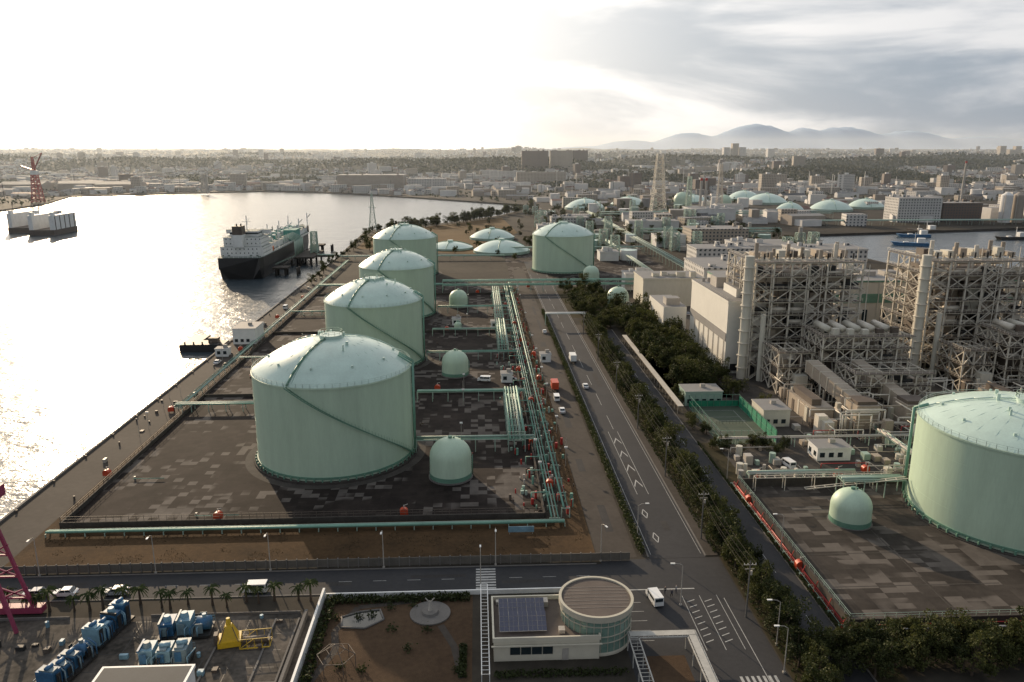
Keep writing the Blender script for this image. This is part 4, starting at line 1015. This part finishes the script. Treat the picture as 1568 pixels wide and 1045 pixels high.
while k<3000:
    x,y=U(-93,22),U(139,152)
    if nz(x,y,5,2)<.1: continue
    k+=1; b.leaf((x,y,U(0,.12)),U(.06,.13))
for k in range(500): b.leaf((U(20.8,23.2),U(157,400),U(0,.4)),U(.1,.22))
b.build('weeds',[leafmat('dry_weeds',(.03,.027,.012),(.08,.055,.028))])
def palmmesh(seed):
    random.seed(seed); b=MB(); h=U(3.2,4.2)
    b.rev(0,0,[(.3,0),(.2,h*.4),(.16,h)],8,0)
    for k in range(24):
        a=U(0,6.28); up=U(.1,1.3); L_=U(1.3,2.0); prev=Vector((0,0,h))
        for s_ in range(5):
            t=(s_+1)/5; r=L_*t; z=h+up*t*1.5-1.7*t*t
            p=Vector((r*math.cos(a),r*math.sin(a),z)); n=Vector((-math.sin(a),math.cos(a),0))*.2*(1.2-t)
            n0=Vector((-math.sin(a),math.cos(a),0))*.2*(1.4-t)
            dn=Vector((0,0,-.18)); b.add([prev,prev+n0+dn,p+n+dn,p],[(0,1,2,3)],1); b.add([prev,p,p-n+dn,prev-n0+dn],[(0,1,2,3)],1); prev=p
    return b.mesh('palm_mesh',[BARK,PALMM])
PM_=[palmmesh(s_) for s_ in (1,2,3)]
random.seed(5)
for k in range(20): put('palm_tree',PM_[k%3],(-88+k*3.0+U(-.9,.9),126.0+U(-.9,.9),0),U(0,6),(U(.7,1.0),)*3)
# ------------------------------------------------------------------ street furniture
def lamp(x,y,h=8,a=0):
    b=MB(); b.rev(0,0,[(.11,0),(.09,h*.5),(.06,h)],8,0); b.path([(0,0,h),(.6,0,h+.35),(1.6,0,h+.45)],.05,0,6); b.box(1.4,2.2,-.15,.15,h+.35,h+.5,1); b.box(-.2,.2,-.2,.2,0,.3,0)
    b.build('street_lamp',[STEEL,WHITE],(x,y,0),a)
for x,y,a in [(-85+k*22,137.4,-1.57) for k in range(5)]+[(24,138,-1.2),(33,146,0),(36,122,3.1),(49,110,3.1),(61.4,140,3.1),(61.4,175,3.1),(47.5,103,3.1),(0,128,1.57)]: lamp(x,y,8,a)
PX=46.6; py=[118,146,178,212,248,288,330]
for y in py:
    b=MB(); b.rev(0,0,[(.17,0),(.11,11)],8,0); b.beam((-1.1,0,10.2),(1.1,0,10.2),.06,1); b.beam((-.8,0,9.4),(.8,0,9.4),.06,1)
    for q in (-1.0,-.4,.4,1.0): b.cyl(q,0,10.25,10.5,.06,n=6,m=2)
    b.cyl(.35,.1,8.2,9.0,.2,n=8,m=1)
    b.build('utility_pole',[CONC,STEEL,WHITE],(PX,y,0))
b=MB()
for y0,y1 in zip(py[:-1],py[1:]):
    for dx,z in ((-1.0,10.5),(0,10.5),(1.0,10.5),(0,8.2)):
        pts=[(PX+dx,y0+(y1-y0)*k/6,z-.7*4*(k/6)*(1-k/6)) for k in range(7)]; b.path(pts,.022,0,3)
b.build('overhead_wires',[CONCD])
for k in range(26):
    x=random.choice((-97,14.9,22.4,-5,22.4)); y=160+U(0,280); b=MB(); b.cyl(0,0,0,U(5,9),.06,n=6,m=0); b.box(-.4,.4,-.2,.2,5,5.4,1); b.build('floodlight_pole',[STEEL,WHITE],(x,y,0))
# ------------------------------------------------------------------ vehicles
def ext(b,prof,hw,m):
    n=len(prof); vs=[(-hw,p[0],p[1]) for p in prof]+[(hw,p[0],p[1]) for p in prof]
    b.add(vs,[tuple(range(n)),tuple(range(2*n-1,n-1,-1))]+[(i,n+i,n+(i+1)%n,(i+1)%n) for i in range(n)],m)
def wheels(b,ys,hw,r=.33):
    for y in ys:
        for s_ in (-1,1): b.hcyl((s_*(hw-.15),y,r),(s_*(hw+.04),y,r),r,2,12); b.hcyl((s_*(hw+.03),y,r),(s_*(hw+.06),y,r),r*.5,3,8)
def car(x,y,a,paint,name='parked_car'):
    b=MB(); ext(b,[(-2.15,.3),(2.1,.3),(2.2,.6),(2.05,.82),(1.15,.95),(-1.9,1.0),(-2.2,.85)],.84,0)
    ext(b,[(-1.85,.98),(1.15,.93),(.45,1.42),(-1.25,1.45)],.72,1); ext(b,[(-1.22,1.44),(.42,1.41),(.35,1.48),(-1.15,1.51)],.7,0)
    for p in ((-1.3,1.44),(.35,1.42),(-.4,1.44)):
        for s_ in (-1,1): b.beam((s_*.735,p[0],p[1]),(s_*.78,p[0]+(.6 if p[0]>0 else (-.35 if p[0]<-1 else 0)),.95),.05,0)
    wheels(b,(-1.35,1.35),.82)
    for s_ in (-.6,.6): b.box(s_-.15,s_+.15,2.12,2.2,.6,.75,3); b.box(s_-.15,s_+.15,-2.22,-2.16,.65,.85,4)
    b.build(name,[paint,GLASS,TYRE,STEEL,RED],(x,y,.02),a)
def van(x,y,a,paint=CARW,name='delivery_van'):
    b=MB(); ext(b,[(-2.3,.35),(2.25,.35),(2.3,.95),(1.9,1.15),(1.3,1.95),(-2.25,2.0)],.88,0)
    b.add([(-.78,1.93,1.16),(.78,1.93,1.16),(.74,1.36,1.9),(-.74,1.36,1.9)],[(0,1,2,3)],1)
    for s_ in (-1,1): b.box(s_*.885-.01,s_*.885+.01,-2,1.3,1.2,1.75,1); b.beam((s_*.9,.1,1.1),(s_*.9,.1,1.85),.05,0)
    b.box(-.7,.7,-2.32,-2.28,1.2,1.8,1); wheels(b,(-1.4,1.4),.84); b.build(name,[paint,GLASS,TYRE,STEEL],(x,y,.02),a)
def truck(x,y,a,c2=WHITE,name='box_truck'):
    b=MB(); ext(b,[(1.6,.5),(3.6,.5),(3.65,1.5),(3.3,2.5),(1.6,2.55)],1.05,0)
    b.box(-1.15,1.15,-3.6,1.4,.95,3.3,4); b.box(-.5,.5,-3.6,3.2,.55,.94,2)
    b.add([(-.95,3.66,1.52),(.95,3.66,1.52),(.9,3.36,2.4),(-.9,3.36,2.4)],[(0,1,2,3)],1)
    for s_ in (-1,1): b.box(s_*1.06-.01,s_*1.06+.01,2.2,3.3,1.5,2.3,1)
    wheels(b,(-2.6,2.5),1.0,.45); b.build(name,[CARW,GLASS,TYRE,STEEL,c2],(x,y,.02),a)
for x,p in ((-82,CARS),(-76.6,CARW),(-67.4,CARS)): car(x,130.3,rad(90),p)
van(-42,130,rad(90)); van(31.6,123.6,rad(8)); truck(36.5,287,0); car(36.8,253,0,CARW,'car')
van(25.5,240,0); truck(26,252,0,ORNG,'utility_truck'); car(26,228,0,CARW); van(2,262,1.4); car(11.5,262,1.3,CARB); car(29.8,335,0,CARW)
car(-100,290,0,CARW);car(-100,355,0,CARS);van(-99,395,0);car(57,250,0,CARS,'car');van(80,183,.2)
for k in range(14): car(90+k*2.8,370+U(-.5,.5),0,random.choice((CARW,CARS,CARB)))
for k in range(12): car(170+k*2.8,610,0,random.choice((CARW,CARS,CARB)))
b=MB(); b.box(6,11.5,149.6,149.7,.6,1.9,0); b.beam((6.3,149.8,0),(6.3,149.8,1.9),.06,1); b.beam((11.2,149.8,0),(11.2,149.8,1.9),.06,1); b.build('notice_board',[BLUEL,STEEL])
for x,y,a,mt in ((420,725,80,BLUE),(500,700,95,DARK),(455,770,88,STEELB),(380,660,70,BLUE)):
    b=MB(); ext(b,[(-14,-.2),(13,-.2),(16,3.5),(9,3),(-14,3)],3.4,0); b.box(-2.5,2.5,-11,-5,3,7,1); b.beam((0,-3,3),(0,-3,12),.25,1); b.box(-1.5,1.5,2,6,3,3.8,1); b.build('tug_boat',[mt,WHITE],(x,y,-2.6),rad(a))
# ------------------------------------------------------------------ people
def person(x,y,a,shirt,trs,walk=.18):
    V=[(0,0,.92),(0,.01,1.2),(0,.0,1.42),(0,0,1.52),(0,.02,1.66),(.1,0,.88),(.11,walk,.48),(.11,walk*.6,.08),(.11,walk*.6+.16,.04),(-.1,0,.88),(-.11,-walk*.2,.48),(-.11,-walk,.08),(-.11,-walk+.16,.04),(.19,0,1.4),(.24,-.08,1.13),(.24,.04,.88),(-.19,0,1.4),(-.24,.08,1.13),(-.22,.2,.9)]
    E=[(0,1),(1,2),(2,3),(3,4),(0,5),(5,6),(6,7),(7,8),(0,9),(9,10),(10,11),(11,12),(2,13),(13,14),(14,15),(2,16),(16,17),(17,18)]
    rr=[.14,.13,.14,.06,.105,.09,.065,.045,.04,.09,.065,.045,.04,.06,.045,.035,.06,.045,.035]
    me=bpy.data.meshes.new('person'); me.from_pydata(V,E,[]); o=put('person',me,(x,y,.03),a)
    o.modifiers.new('skin','SKIN')
    for i,s_ in enumerate(me.skin_vertices[0].data if me.skin_vertices else []):
        s_.radius=(rr[i],rr[i]*.8 if i<3 else rr[i]); s_.use_root=(i==0)
    o.modifiers.new('sub','SUBSURF').levels=1
    m=bpy.data.materials.new('person_clothes'); m.use_nodes=True; nt=m.node_tree; L=nt.links.new
    tc=N(nt,'ShaderNodeTexCoord'); sp=N(nt,'ShaderNodeSeparateXYZ'); L(tc.outputs['Object'],sp.inputs[0])
    mr=N(nt,'ShaderNodeMath',operation='DIVIDE'); mr.inputs[1].default_value=1.8; L(sp.outputs[2],mr.inputs[0])
    cr=N(nt,'ShaderNodeValToRGB'); cr.color_ramp.interpolation='CONSTANT'; e=cr.color_ramp.elements
    e[0].position=0; e[0].color=(.02,.02,.02,1); e[1].position=.05; e[1].color=(*trs,1)
    for p,c in ((.53,shirt),(.83,(.45,.28,.2)),(.93,(.02,.015,.01))):
        q=e.new(p); q.color=(*c,1)
    L(mr.outputs[0],cr.inputs[0]); L(cr.outputs[0],nt.nodes['Principled BSDF'].inputs['Base Color']); me.materials.append(m)
for a in ((34,125.5,.4,(.02,.02,.03),(.03,.03,.04)),(35,124.6,2.4,(.05,.05,.07),(.02,.02,.02)),(36.2,126,1.2,(.3,.3,.32),(.03,.03,.05))): person(*a)
